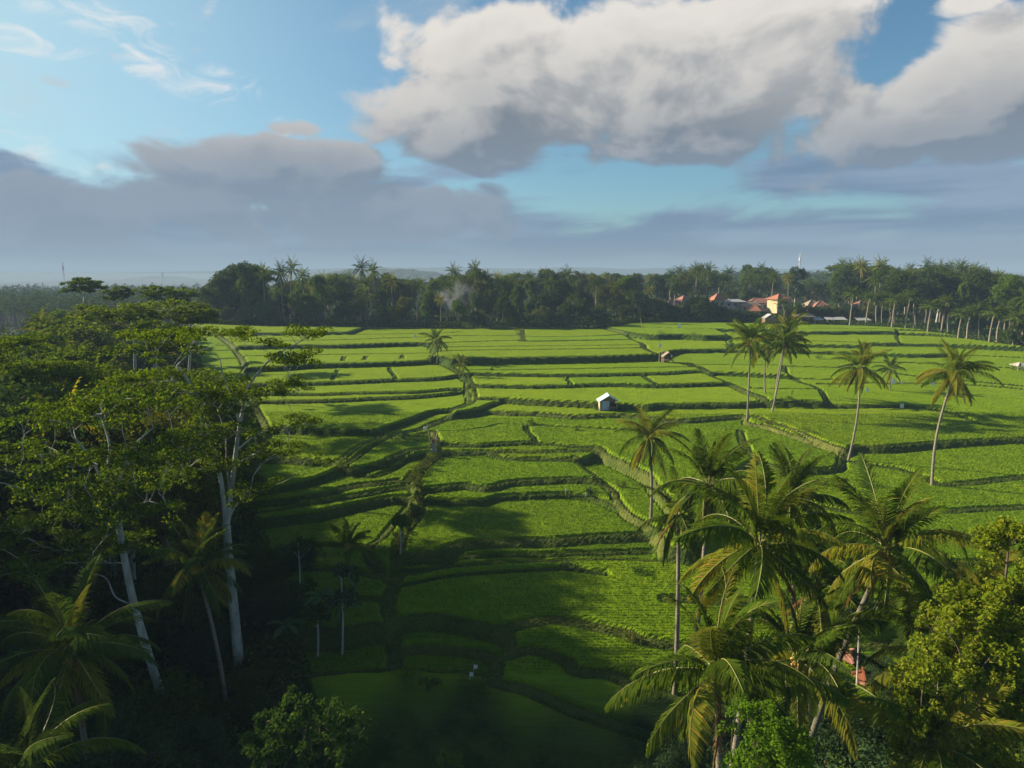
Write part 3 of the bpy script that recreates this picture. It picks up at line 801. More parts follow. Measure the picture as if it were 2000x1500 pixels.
def nuts_mb(rng, n=12, r=0.13):
    mb = MB()
    for _ in range(n):
        a = rng.uniform(0, 2 * pi); rr = rng.uniform(.22, .5)
        c = np.array([cos(a) * rr, sin(a) * rr, rng.uniform(-.75, -.15)])
        mb.tube([(0, 0, .15), c * [.6, .6, .3] + [0, 0, .1], c + [0, 0, r]], .03, 4)
        pts = [c + [0, 0, -r * 1.2], c + [0, 0, -r * .7], c, c + [0, 0, r * .7], c + [0, 0, r * 1.15]]
        mb.tube(pts, [r * .15, r * .8, r, r * .75, r * .1], 7)
    return mb

def palm(label, base_p, crown_p, seed, n=24, scale=1.0, mix=('green',) * 4 + ('yellow',), group=None, bow=0.5, tr=M_PTRUNK,
         lo=8, dead=1, name='coconut_palm', rad=0.19, windy=True, nuts=True, cat='palm tree'):
    rng = np.random.default_rng(seed)
    base_p, crown_p = np.asarray(base_p, float), np.asarray(crown_p, float)
    root = thing(name, label, cat, base_p, group)
    rel = crown_p - base_p
    P = trunk_path((0, 0, -0.6), rel, bow, rng.uniform(0, 2 * pi))
    tt = np.linspace(0, 1, len(P))
    MB().tube(smoothpath(P, 3), np.interp(np.linspace(0, 1, 3 * (len(P) - 1) + 1), [0, .04, .15, 1], [rad * 1.9, rad * 1.4, rad * 1.05, rad * 0.72]), 8).build('trunk', tr, root, True)
    # leaf bases wrapping the top of the trunk
    sb = MB()
    for k in range(14):
        a = k * 2.4; sb.tube([rel + [0, 0, -0.5 * scale], rel + [cos(a) * .16, sin(a) * .16, -0.05], rel + [cos(a) * .34 * scale, sin(a) * .34 * scale, 0.28 * scale]], [.09, .11, .05], 5)
    sb.build('leaf_base', M_RACHIS, root)
    n = int(n * 1.2)
    for k in range(n):
        f = k / (n - 1)
        # young upright fronds in the middle, old hanging ones outside
        idx = int(np.clip(round(f ** 1.05 * lo + rng.normal(0, .6)), 0, 8))
        kind = mix[rng.integers(len(mix))] if idx < 6 else (mix[rng.integers(len(mix))] if rng.random() > .25 else 'yellow')
        a = k * 2.39996 + rng.normal(0, .22)
        if windy:     # the breeze from the left pushes the fronds over
            a = atan2(sin(a), cos(a) + 0.16)
        me = FRONDS[kind][idx]
        o = link('frond', me, root)
        s = scale * rng.uniform(.86, 1.12)
        o.scale = (s, s * rng.choice([-1, 1]), s)
        o.location = tuple(rel + np.array([cos(a), sin(a), 0]) * .12 + [0, 0, .15 * (1 - f)])
        o.rotation_euler = (rng.normal(0, .30), rng.normal(0, .08), a)
    for k in range(dead):
        a = rng.uniform(0, 2 * pi)
        o = link('dry_frond', FRONDS['dead'][k % 2], root)
        o.location = tuple(rel + [0, 0, -.2]); o.rotation_euler = (0, 0, a); o.scale = (scale,) * 3
    if nuts:
        o = nuts_mb(rng).build('coconut_bunch', M_NUT, root, True)
        o.location = tuple(rel); o.scale = (scale,) * 3
    return root

# simple crown for palms of the distant groves: still single leaflets, fewer of them
def far_palm_crown(seed, lm_name='palm'):
    rng = np.random.default_rng(seed)
    mb = MB()
    n = 27
    for k in range(n):
        f = k / (n - 1); a = k * 2.4 + rng.normal(0, .25)
        i = int(np.clip(round(f * 7.4 + rng.normal(0, .6)), 0, 8))
        e0, e1 = FR_SHAPES[i]
        fm, R = frond_mb(4.6 * rng.uniform(.85, 1.1), e0, e1, rng, 17, hang=.35 + .1 * min(i, 5), lw=.22, ll=1.0)
        c, s = cos(a), sin(a)
        Mz = np.array([[c, -s, 0], [s, c, 0], [0, 0, 1]])
        mb.merge(fm, Mz)
    return mb

# ------------------------------------------------------------------ branching trees
def grow(skel, rad, targets, rng, sag=0.0, rtip=0.025, seg=5, step=1.2, up=0.5, thick=1.35):
    """join every foliage target to the nearest part of the skeleton with a curved limb"""
    mb = MB()
    nodes = [np.asarray(p, float) for p in skel]; nr = list(rad)
    root = nodes[0]
    order = np.argsort([np.linalg.norm(t - root) for t in targets])
    for i in order:
        t = targets[i]
        A = np.array(nodes)
        d = np.linalg.norm(A - t, axis=1) + np.maximum(0, A[:, 2] - t[2] + 0.6) * 2.5
        j = int(np.argmin(d)); p = A[j]
        L = np.linalg.norm(t - p)
        if L < 0.2: continue
        k = max(3, int(L / step) + 1)
        s = np.linspace(0, 1, k)[:, None]
        mid = p + (t - p) * s
        mid[:, 2] += (up * L * 0.18) * np.sin(pi * s[:, 0])
        mid += rng.normal(0, 0.05 * L, mid.shape) * np.sin(pi * s)
        r0 = min(nr[j] * 0.75, rtip * thick + 0.013 * L * thick)
        r = np.linspace(r0, rtip, k)
        mb.tube(mid, r, seg, cap=False)
        for q, rr in zip(mid[1:], r[1:]): nodes.append(q); nr.append(rr)
    return mb

def pads(C, rx, rz, n, rng, size, tilt=0.45, aspect=0.4, lumps=3):
    """foliage of one clump: leaves scattered through a few flattened lobes with gaps between"""
    out = []
    lob = rng.normal(0, 1, (lumps, 3)) * [rx * .55, rx * .55, rz * .5]
    k = rng.integers(0, lumps, n)
    P = rng.normal(0, 1, (n, 3)); P /= np.linalg.norm(P, axis=1)[:, None]
    P *= rng.uniform(.25, 1, n)[:, None] ** .5
    P = P * [rx * .62, rx * .62, rz] + lob[k]
    P[:, 2] -= (P[:, 0] ** 2 + P[:, 1] ** 2) / (rx * rx) * rz * 0.45
    return P + C

def crown_targets(ells, n, rng, layered=0.0, shell=0.35):
    """random points in a union of ellipsoids (cx,cy,cz,rx,ry,rz)"""
    w = np.array([e[3] * e[4] * e[5] for e in ells]) ** .7; w /= w.sum()
    out = []
    for _ in range(n):
        e = ells[rng.choice(len(ells), p=w)]
        v = rng.normal(0, 1, 3); v /= np.linalg.norm(v)
        v[2] = abs(v[2]) if rng.random() < .75 else v[2]
        r = rng.uniform(shell, 1) ** .5
        p = np.array(e[:3]) + v * r * np.array(e[3:])
        if layered: p[2] = round(p[2] / layered) * layered + rng.normal(0, .12 * layered)
        out.append(p)
    return np.array(out)

def tree(name, label, base_p, limbs, ells, mat, bark, seed, npads=60, leaves=200, size=.35, prx=1.6, prz=.5, layered=0.0,
         tilt=.5, aspect=.4, group=None, cat='tree', bare=0, up=.5, shell=.35, thick=1.35, lumps=3):
    """limbs: list of (points, r0, r1) in world space; the first one is the trunk"""
    rng = np.random.default_rng(seed)
    b = np.asarray(base_p, float)
    root = thing(name, label, cat, b, group)
    mb = MB(); sk, sr = [], []
    for pts, r0, r1 in limbs:
        S = smoothpath(np.asarray(pts, float) - b, 4)
        r = r0 + (r1 - r0) * np.linspace(0, 1, len(S)) ** .8
        mb.tube(S, r, 8)
        h0 = S[:, 2].max() * 0.25
        for p, q in zip(S[len(S) // 3:], r[len(S) // 3:]): sk.append(p); sr.append(q)
    ells = [(e[0] - b[0], e[1] - b[1], e[2] - b[2], *e[3:]) for e in ells]
    T = crown_targets(ells, npads + bare, rng, layered, shell)
    mb.merge(grow(sk, sr, T, rng, up=up, thick=thick)) if len(T) else None
    mb.build('trunk', bark, root, True)
    cr = MB()
    for t in T[:npads]:
        k = rng.uniform(.7, 1.25)
        cr.leaves(pads(t + [0, 0, .15], prx * k, prz * k, int(leaves * k), rng, size, lumps=lumps), rng, size, aspect, tilt)
    cr.build('crown', mat, root)
    return root

# ------------------------------------------------------------------ near and middle palms
def gz(x, y): return np.array([x, y, height(x, y)])
def palm_at(label, cpx, cpy, y, bpx=None, bpy=None, seed=0, **kw):
    c = at(cpx, cpy, y)
    if bpy is not None:
        b = G(bpx, bpy); b[2] = height(b[0], b[1])
        c = at(cpx, cpy, b[1])
    else:
        dx = 0 if bpx is None else bpx
        b = gz(c[0] + dx, c[1])
    return palm(label, b, c, seed, **kw)

GM = ('green',) * 4 + ('yellow',)
palm_at('large foreground coconut palm with orange flower stalks and drooping yellow tipped fronds', 1400, 1315, 27, 0.5, seed=3, n=24, scale=.98, mix=GM, dead=2)
palm_at('large coconut palm right behind the foreground palm, crown full of coconuts', 1483, 1065, 33, -2.2, seed=5, n=24, scale=.98, mix=GM, tr=M_PTRUNK)
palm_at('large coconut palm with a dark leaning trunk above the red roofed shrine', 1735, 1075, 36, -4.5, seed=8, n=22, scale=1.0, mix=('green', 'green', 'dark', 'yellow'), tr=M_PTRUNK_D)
palm_at('dark green coconut palm behind the palm full of coconuts', 1385, 950, 46, -1.0, seed=11, n=22, scale=.95, mix=('green', 'dark', 'green'), bow=.3)
palm_at('slender coconut palm with a ragged crown on the bund by the middle terraces', 1268, 855, 0, 1270, 1037, seed=13, n=22, scale=.98, mix=('green', 'dark', 'yellow'), bow=.3)
palm_at('coconut palm with golden fronds and a dead orange frond, by the grassy path', 1681, 720, 0, 1655, 905, seed=17, n=20, scale=1.02, mix=('green', 'yellow'), dead=1, rad=.17)
palm_at('tall leaning coconut palm with a heavy hanging crown at the right of the fields', 1864, 732, 0, 1820, 958, seed=19, n=26, scale=1.1, mix=('green', 'green', 'yellow'), dead=2, bow=.7, rad=.19)
palm_at('leftmost coconut palm of the tight group in the middle of the fields', 1466, 668, 0, 1460, 815, seed=23, n=25, scale=1.08, mix=GM, rad=.19)
palm_at('coconut palm at the back of the tight group, trunk base farthest up', 1499, 672, 0, 1495, 775, seed=24, n=22, scale=1.0, mix=('green', 'dark'), rad=.17)
palm_at('coconut palm of the tight group with the longest leaning trunk', 1533, 672, 0, 1507, 803, seed=25, n=24, scale=1.12, mix=('green', 'dark', 'green'), rad=.18)
palm_at('rightmost coconut palm of the tight group with its fronds hanging to the right', 1541, 645, 0, 1513, 790, seed=26, n=22, scale=1.0, mix=('green', 'yellow'), rad=.17)
palm_at('short dark palm standing alone beside the white edged channel', 1740, 722, 0, 1738, 764, seed=27, n=18, scale=.78, mix=('dark',), dead=0, rad=.14)
palm_at('small dark palm on the bund at the left edge of the middle fields', 852, 664, 0, 853, 709, seed=28, n=17, scale=.95, mix=('dark', 'green'), dead=0, rad=.15)
palm_at('stubby yellowish young palm beside the channel head', 901, 712, 0, 903, 736, seed=29, n=15, scale=.62, mix=('yellow', 'green'), dead=1, rad=.13, nuts=False)
palm_at('dark palm crown wedged between the coconut laden palm and the dark leaning one', 1595, 1150, 42, 1.0, seed=45, n=22, scale=1.0, mix=('dark', 'green'), tr=M_PTRUNK_D)
palm_at('palm behind the coconut laden one, only its upright top fronds showing', 1545, 975, 50, 0.5, seed=46, n=20, scale=.95, mix=('green', 'dark'))
palm_at('low palm crown directly under the slender palm of the middle terraces', 1325, 1010, 52, 0.3, seed=47, n=20, scale=.85, mix=('green', 'dark'))
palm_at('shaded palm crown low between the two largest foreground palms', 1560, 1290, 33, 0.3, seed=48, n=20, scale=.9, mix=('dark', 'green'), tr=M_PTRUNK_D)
# left side
palm_at('coconut palm with a curved thin trunk between the two white trunked trees', 385, 1108, 0, 445, 1400, seed=31, n=22, scale=.92, mix=('green', 'dark', 'yellow'), bow=.6, rad=.17)
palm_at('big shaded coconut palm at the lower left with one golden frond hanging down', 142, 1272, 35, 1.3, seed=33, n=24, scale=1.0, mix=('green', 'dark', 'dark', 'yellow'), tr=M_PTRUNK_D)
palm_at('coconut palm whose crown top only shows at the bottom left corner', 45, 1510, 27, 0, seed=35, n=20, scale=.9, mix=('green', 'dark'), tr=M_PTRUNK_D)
palm_at('young palm with upright pale fronds beside the dark lower terraces', 682, 1066, 68, 0.4, seed=37, n=14, scale=.62, mix=('green', 'yellow'), dead=0, rad=.10, nuts=False, lo=5)
# lower right, half hidden in the yellow green tree
palm_at('coconut palm behind the yellow green tree, one pale frond reaching left', 1845, 1275, 30, 0, seed=39, n=20, scale=.95, mix=('yellow', 'green', 'green'), tr=M_PTRUNK_D, lo=6)
palm_at('coconut palm at the bottom right, only a few low fronds showing', 1815, 1455, 25, 0, seed=41, n=18, scale=.82, mix=('green', 'yellow'), tr=M_PTRUNK_D)
palm_at('coconut palm behind the dark leaning one, half hidden by the yellow green tree', 1900, 1165, 38, 0.5, seed=43, n=20, scale=.85, mix=('green', 'yellow', 'green'), tr=M_PTRUNK_D)

# ------------------------------------------------------------------ white trunked albizia trees at the left
def Pm(lst, y0, y1=None):
    n = len(lst) // 2; y1 = y0 if y1 is None else y1
    return [at(lst[2 * i], lst[2 * i + 1], y0 + (y1 - y0) * i / max(1, n - 1)) for i in range(n)]
def E(px, py, y, rx, rz, ry=None):
    """ellipsoid: centre at a photo point at distance y; rx, rz in photo pixels there"""
    c = at(px, py, y); k = y / F
    return (c[0], c[1], c[2], rx * k, ry if ry else rx * k * .9, rz * k)
b = G(467, 1297)
y = b[1]
tree('albizia_tree', 'tall albizia tree with a smooth forked white trunk beside the open fields', (b[0], b[1], height(b[0], b[1])),
     [(Pm([467, 1299, 457, 1190, 447, 1085, 442, 1020], y), .50, .33),
      (Pm([442, 1025, 432, 940, 414, 870, 398, 800, 372, 750, 345, 715], y, y - 2), .24, .09),
      (Pm([444, 1020, 455, 930, 465, 850, 474, 800], y), .25, .15),
      (Pm([474, 800, 486, 755, 515, 715, 545, 690, 590, 665], y, y + 2), .13, .04),
      (Pm([470, 830, 452, 775, 436, 735, 430, 700], y, y - 2), .11, .04),
      (Pm([462, 880, 500, 850, 550, 835, 610, 828], y, y + 3), .08, .03),
      (Pm([430, 930, 400, 880, 385, 845, 350, 815], y, y - 3), .10, .04),
      (Pm([448, 960, 442, 900, 440, 850, 425, 800], y, y + 2), .10, .04)],
     [E(330, 672, y, 85, 26, 5), E(450, 668, y - 1, 70, 22, 5), E(560, 700, y + 1, 62, 20, 4), E(590, 655, y + 2, 34, 8, 2), E(590, 835, y + 2, 62, 10, 3), E(560, 890, y, 70, 14, 4),
      E(400, 860, y - 2, 90, 30, 5), E(480, 770, y, 100, 18, 5), E(290, 740, y - 2, 70, 22, 4), E(630, 905, y, 30, 8, 2), E(560, 760, y, 60, 8, 3), E(430, 820, y - 3, 80, 16, 3), E(380, 920, y - 3, 70, 18, 3), E(500, 960, y - 2, 60, 10, 3)],
     M_ALB, M_WTRUNK, 51, npads=170, leaves=135, size=.30, prx=1.15, prz=.24, layered=1.0, tilt=.65, aspect=.42, cat='tree', bare=70, shell=.15, thick=1.8)
y = 47
gb = G(348, 1500); gb = gz(at(348, 1500, y)[0], y)
p = at(348, 1500, y)
tree('albizia_tree', 'albizia tree with a long pale leaning trunk and wide layered crown filling the left side', gb,
     [([gb - [0, 0, .5], p] + Pm([322, 1385, 292, 1285, 262, 1180, 245, 1100, 233, 1030, 222, 965], y), .38, .20),
      (Pm([222, 965, 212, 915, 214, 870, 200, 820], y, y + 2), .17, .06),
      (Pm([224, 970, 196, 930, 176, 890, 140, 850], y, y - 2), .13, .05),
      (Pm([226, 965, 240, 915, 262, 870, 300, 835], y, y + 2), .13, .05),
      (Pm([255, 1180, 225, 1165, 208, 1130, 180, 1120], y), .07, .02)],
     [E(120, 810, y, 130, 26, 6), E(260, 790, y + 2, 120, 28, 6), E(60, 900, y, 90, 34, 5), E(180, 960, y - 2, 120, 26, 5), E(330, 880, y, 80, 24, 5), E(60, 1020, y - 1, 90, 34, 5),
      E(220, 1070, y, 90, 22, 4), E(330, 950, y + 1, 70, 16, 4), E(20, 1110, y, 60, 20, 4), E(130, 1080, y - 2, 80, 18, 4), E(230, 1000, y - 3, 90, 22, 3), E(200, 900, y - 3, 70, 22, 3)],
     M_ALB, M_WTRUNK, 52, npads=230, leaves=150, size=.26, prx=1.05, prz=.24, layered=.9, tilt=.65, aspect=.42, bare=50, shell=.1, thick=1.6)
y = 78
gb = gz(at(60, 1000, y)[0], y); p = at(60, 900, y)
tree('albizia_tree', 'albizia tree with a dark flat topped crown cut by the left edge of the photo', gb,
     [([gb - [0, 0, .5], (gb + p) / 2, p] + Pm([50, 830, 40, 770], y), .45, .2), (Pm([50, 830, 90, 770, 130, 730], y), .14, .05), (Pm([45, 800, 10, 740, -30, 700], y), .14, .05)],
     [E(30, 672, y, 60, 10, 6), E(90, 730, y, 90, 16, 6), E(10, 740, y, 80, 16, 6), E(120, 790, y, 70, 20, 6), E(0, 820, y, 90, 26, 6)],
     M_ALB, M_WTRUNK, 53, npads=90, leaves=230, size=.42, prx=1.7, prz=.28, layered=1.6, tilt=.6, aspect=.42, bare=10, shell=.1)
def umbrella(label, px, top, rx, y, seed, rz=14, trunkpx=None):
    gb = gz(at(px, 900, y)[0], y); tp = at(px, top + rz * 2.6, y); k = y / F
    tree('albizia_tree', label, gb, [([gb - [0, 0, .5], (gb + tp) / 2 + [.4, 0, 0], tp], .42, .2)] +
         [([tp, tp + np.array([s * rx * .35 * k, q, rz * .9 * k]), tp + np.array([s * rx * .75 * k, q * 2, rz * 1.5 * k])], .13, .04) for s, q in ((-1, 1), (1, -1), (.3, 2), (-.4, -2))],
         [E(px, top + rz, y, rx, rz, rx * k), E(px - rx * .3, top + rz * 2.3, y, rx * .8, rz * .6, rx * k * .8), E(px + rx * .45, top + rz * 2.1, y, rx * .7, rz * .6, rx * k * .7)],
         M_ALB, M_WTRUNK, seed, npads=62, leaves=150, size=.55, prx=rx * k * .2, prz=.35, layered=rz * k * .8, tilt=.55, aspect=.45, bare=8, shell=.1)
umbrella('lone flat topped albizia tree standing above the left forest against the clouds', 165, 545, 36, 190, 61, 9)
umbrella('small umbrella crowned albizia on the left skyline, just right of the lone one', 232, 562, 26, 200, 62, 8)
umbrella('wide thin albizia on the left skyline beneath the second mast', 322, 562, 55, 185, 63, 9)
umbrella('broad dark albizia crown in front of the left skyline trees', 262, 588, 110, 130, 64, 13)
umbrella('olive green albizia crown at the top of the left slope, beyond the fields corner', 372, 598, 60, 150, 65, 12)
umbrella('albizia with fresh green top leaves directly behind the forked white trunk', 300, 640, 90, 100, 66, 18)
umbrella('albizia low on the slope behind the cut off crown, pale limbs showing', 150, 690, 70, 105, 67, 18)
umbrella('albizia tucked behind the long leaning trunk, half hidden', 235, 760, 80, 70, 68, 20)

# ------------------------------------------------------------------ trees and shrubs close to the drone
y = 25
gb = gz(at(1930, 1500, y)[0], y); p = at(1925, 1480, y)
tree('broadleaf_tree', 'yellow green small leaved tree filling the lower right corner', gb,
     [([gb - [0, 0, .5], (gb + p) / 2, p] + Pm([1915, 1400, 1905, 1320], y), .28, .12), (Pm([1915, 1420, 1860, 1400, 1800, 1370], y), .09, .03), (Pm([1910, 1340, 1950, 1240, 1965, 1120, 1970, 1060], y, y + 1), .09, .03), (Pm([1920, 1430, 1980, 1380, 2040, 1300], y), .1, .03)],
     [E(1965, 1060, y, 48, 45, 1.2), E(1900, 1200, y, 50, 40, 1.2), E(1985, 1200, y, 50, 70, 1.3), E(1860, 1300, y, 60, 40, 1.4), E(1940, 1330, y, 80, 70, 1.5), E(1800, 1390, y, 60, 45, 1.3),
      E(1880, 1440, y, 100, 50, 1.6), E(2010, 1400, y, 80, 90, 1.6), E(1790, 1480, y, 50, 30, 1.2), E(1750, 1390, y, 30, 25, .8), E(2060, 1150, y, 60, 90, 1.4), E(1940, 1540, y, 120, 60, 1.5), E(1840, 1230, y + 1, 40, 35, 1.2), E(1930, 1260, y, 70, 40, 1.3), E(1790, 1330, y, 40, 30, 1.1)],
     M_YEL, M_BTRUNK, 71, npads=260, leaves=190, size=.15, prx=.46, prz=.32, tilt=.8, aspect=.72, shell=.3, up=.3, thick=.8)
y = 23.5
gb = gz(at(1510, 1550, y)[0], y); p = at(1510, 1530, y)
tree('broadleaf_tree', 'bright lime green leafy tree top at the bottom edge below the palms', gb,
     [([gb - [0, 0, .5], (gb + p) / 2, p], .2, .1)],
     [E(1490, 1420, y, 45, 35, 1.5), E(1460, 1480, y, 45, 40, 1.5), E(1540, 1470, y, 50, 35, 1.6), E(1510, 1530, y, 90, 40, 2)],
     M_LIME, M_BTRUNK, 72, npads=80, leaves=150, size=.13, prx=.42, prz=.3, tilt=.7, aspect=.6, thick=.8)
y = 30
gb = gz(at(600, 1560, y)[0], y); p = at(600, 1500, y)
tree('broadleaf_tree', 'dark leafy tree top with whorled leaves at the bottom edge left of centre', gb,
     [([gb - [0, 0, .5], (gb + p) / 2, p], .2, .1)],
     [E(560, 1400, y, 55, 30, 1.8), E(640, 1420, y, 60, 30, 1.8), E(520, 1450, y, 50, 30, 1.8), E(600, 1480, y, 110, 40, 2.5), E(690, 1450, y, 30, 25, 1.2)],
     leaf_mat('fig_leaf', (0.03, 0.075, 0.018), (0.05, 0.11, 0.022), (0.09, 0.15, 0.03), trans=.35, spec=.15, rough=.65), M_BTRUNK, 73, npads=84, leaves=64, size=.26, prx=.40, prz=.22, tilt=.55, aspect=.45, thick=.8)
y = 43
gb = gz(at(875, 1560, y)[0], y)
tree('shrub', 'small leafy shrub poking up at the bottom edge near the centre', gb, [([gb - [0, 0, .3], at(880, 1495, y)], .06, .03)],
     [E(878, 1495, y, 26, 22, .8)], M_BROAD[2], M_BTRUNK, 74, npads=12, leaves=50, size=.28, prx=.4, prz=.3, cat='shrub')

# slender poles of young trees beside the lower left terraces
def sapling(label, px, top, bpy, seed, mat, rx=30, extra=()):
    b = G(px, bpy); b[2] = height(b[0], b[1]); y = b[1]; k = y / F
    t = at(px - 3, top, y)
    tree('slender_tree', label, b, [([b - [0, 0, .3], (b + t) / 2 + [.15, 0, 0], t], .11, .05)],
         [E(px, top + 12, y, rx, 14, rx * k), *[E(px + a, top + c, y, d, e, d * k) for a, c, d, e in extra]], mat, M_WTRUNK, seed, npads=18, leaves=70, size=.42, prx=.6, prz=.3, cat='tree', tilt=.6, thick=.6)
sapling('thin straight tree with a pale stem and sparse top, by the shaded corner', 585, 1060, 1215, 81, M_BROAD[0], 28, ((0, 90, 20, 16),))
sapling('thin pale stemmed tree with drooping leaves right of the banana plant', 668, 1110, 1285, 82, M_BROAD[3], 20, ((5, 60, 22, 14),))
sapling('thin bare looking tree beside the big white trunk, half in shade', 800 - 180, 1190, 1290, 83, M_BROAD[0], 18)
sapling('slim pole like tree at the corner of the shaded paddy', 782, 1010, 1098, 84, M_BROAD[2], 10)

# banana plants
def banana(label, px, bpy, seed, h=4.2, group=None):
    rng = np.random.default_rng(seed)
    b = G(px, bpy); b[2] = height(b[0], b[1])
    root = thing('banana_plant', label, 'banana plant', b, group)
    MB().tube([(0, 0, -.3), (0, 0, h * .3), (0.05, 0, h * .6)], [.16, .13, .08], 7).build('stem', M_BANANA, root, True)
    for k in range(9):
        a = k * 2.4 + rng.normal(0, .2); el = radians(rng.uniform(25, 75)); L = rng.uniform(1.6, 2.3)
        n = 9; t = np.linspace(0, 1, n); e = el - t * radians(95)
        x = np.cumsum(np.cos(e)) * L / n; z = h * .58 + np.cumsum(np.sin(e)) * L / n
        w = .30 * np.sin(pi * np.clip(t * .92 + .06, 0, 1)) ** .6
        V = []
        for i in range(n):
            for s in (-1, 0, 1): V.append((x[i], s * w[i], z[i] - abs(s) * w[i] * .45 + (0.04 if (i % 2 and s) else 0)))
        V = np.array(V); c, s_ = cos(a), sin(a)
        V = V @ np.array([[c, -s_, 0], [s_, c, 0], [0, 0, 1]]).T
        f = [(3 * i + j, 3 * i + j + 1, 3 * i + 4 + j, 3 * i + 3 + j) for i in range(n - 1) for j in (0, 1)]
        MB().add(V, f).build('leaf', M_BANANA, root)
banana('pale green banana plant left of the thin stemmed trees', 630, 1255, 1, 5.2)
banana('banana plant leaning among the thin pale stems', 668, 1262, 2, 5.0)
banana('low banana plant in the shade under the forked white trunk', 560, 1260, 3, 3.4)
banana('dark banana plant beside the lime green tree top', 1570, 1440, 4, 4.5)
banana('dusky banana plant on the bank by the channel bend', 790, 862, 5, 2.2)

# ------------------------------------------------------------------ forests
def proto_tree(kind, seed, fine=False):
    """parts of a tree of about unit size 20 m tall, standing at the origin: (trunk mesh, crown mesh)"""
    rng = np.random.default_rng(seed)
    H = 20.0
    spec = {
        'round':   dict(ells=[(0, 0, 13, 5.5, 5.5, 6), (2.5, 1, 10, 4, 4, 4), (-2.5, -1, 9.5, 4, 4, 4.5)], mat=seed % 4, np=76, lv=150, prx=1.5, prz=.95),
        'tall':    dict(ells=[(0, 0, 15, 4, 4, 4.6), (-1, .5, 9.5, 3.2, 3.2, 4), (1.5, 0, 6, 3, 3, 3)], mat=(seed + 1) % 4, np=70, lv=150, prx=1.3, prz=.9),
        'vine':    dict(ells=[(0, 0, 16, 2.8, 2.8, 3.6), (.6, 0, 10.5, 2.3, 2.3, 5), (-.4, 0, 5, 2.7, 2.7, 4.5)], mat=2, np=76, lv=150, prx=1.0, prz=1.0),
        'umbrella': dict(ells=[(0, 0, 17.5, 6.5, 6.5, 1.6), (3, 1, 15.5, 4.5, 4.5, .9), (-3, -1, 15, 4.5, 4.5, .9)], mat=1, np=60, lv=90, prx=1.5, prz=.4),
        'low':     dict(ells=[(0, 0, 6.5, 5.5, 5.5, 5), (3.5, 0, 4, 3.5, 3.5, 3.5), (-3.5, 0, 4, 3.5, 3.5, 3.5)], mat=seed % 4, np=70, lv=150, prx=1.5, prz=.9),
    }[kind]
    top = np.array([rng.normal(0, .5), rng.normal(0, .5), spec['ells'][0][2]])
    mb = MB()
    S = smoothpath([(0, 0, -1), (rng.normal(0, .3), rng.normal(0, .3), top[2] * .5), top], 5)
    r = np.linspace(.42, .12, len(S)); mb.tube(S, r, 6)
    T = crown_targets(spec['ells'], spec['np'], rng, 0, .35)
    mb.merge(grow(list(S[3:]), list(r[3:]), T, rng, rtip=.04, seg=4, step=2.5, thick=1.3))
    cr = MB()
    for t in T:
        k = rng.uniform(.7, 1.3); ls, lm = (.32, 2.4) if fine else (.62, 1.0)
        cr.leaves(pads(t, spec['prx'] * k, spec['prz'] * k, int(spec['lv'] * k * lm), rng, ls, lumps=5 if fine else 3), rng, ls, .5, .6)
    bark = M_WTRUNK if kind in ('umbrella', 'tall') and seed % 2 else M_BTRUNK
    return [('trunk', mb.mesh('trunk', True, (bark,))), ('crown', cr.mesh('crown', False, (M_ALB if kind == 'umbrella' else M_BROAD[spec['mat']],)))]
PROTO = {k: [proto_tree(k, s) for s in seeds] for k, seeds in dict(round=(4, 1, 2, 7), tall=(3, 4, 5, 8), vine=(6,), umbrella=(9, 10), low=(12, 13, 15)).items()}
PROTO_F = {k: [proto_tree(k, s, True) for s in seeds] for k, seeds in dict(round=(21, 25), tall=(23,), umbrella=(29,), low=(32, 35, 31)).items()}
PROTO_F['vine'] = PROTO_F['tall']
def proto_palm(seed, mat):
    rng = np.random.default_rng(seed); S = smoothpath([(0, 0, -1), (rng.normal(0, .5), rng.normal(0, .5), 7), (rng.normal(0, .3), 0, 15)], 4)
    S = S - [S[-1][0], S[-1][1], 0]
    return [('trunk', MB().tube(S, np.linspace(.30, .17, len(S)), 6).mesh('trunk', True, (M_PTRUNK,))),
            ('crown', (lambda m: m)(MB().merge(far_palm_crown(seed), None, (0, 0, 15))).mesh('crown', False, (mat,)))]
PROTO_P = [proto_palm(s, m_) for s, m_ in ((1, M_PALM), (2, M_PALM_D), (3, M_PALM), (4, M_PALM_Y))]

def inst(parts, name, label, cat, loc, scale, rz, group=None, lean=0.0):
    root = thing(name, label, cat, loc, group, rz)
    if lean: root.rotation_euler = (lean * cos(rz * 3), lean * sin(rz * 5), rz)
    root.scale = (scale if not isinstance(scale, tuple) else 1,) * 3 if not isinstance(scale, tuple) else scale
    for nm, me in parts: link(nm, me, root)
    return root
def pxof(x, y, z):
    v = np.array([x, y, z - CAM_Z]); f = v[1] * cos(PITCH) - v[2] * sin(PITCH); u = v[1] * sin(PITCH) + v[2] * cos(PITCH)
    return 1000 + F * v[0] / f, 750 - F * u / f
SKY_X = [0, 60, 120, 180, 260, 330, 392, 400, 440, 480, 510, 540, 600, 640, 700, 760, 800, 850, 880, 930, 970, 1010, 1050, 1100, 1150, 1200, 1300, 1350, 1400, 1450, 1500, 1560, 1700, 1800, 1880, 1950, 2000, 2200]
SKY_Y = [598, 592, 600, 595, 590, 575, 585, 548, 516, 508, 520, 545, 545, 532, 540, 535, 545, 540, 532, 522, 520, 525, 522, 530, 528, 534, 534, 522, 514, 508, 516, 518, 518, 522, 522, 530, 538, 540]
R2 = np.random.default_rng(21)
FRONT = np.array([G(p[0], p[1])[:2] for p in ((100, 640), (370, 631), (500, 635), (860, 637), (1180, 637), (1245, 629), (1450, 629), (1640, 634), (1760, 640), (1860, 655), (1960, 674), (2100, 700), (2300, 740))])
VILL = [(1290, 1350), (1385, 1560), (1570, 1620)]
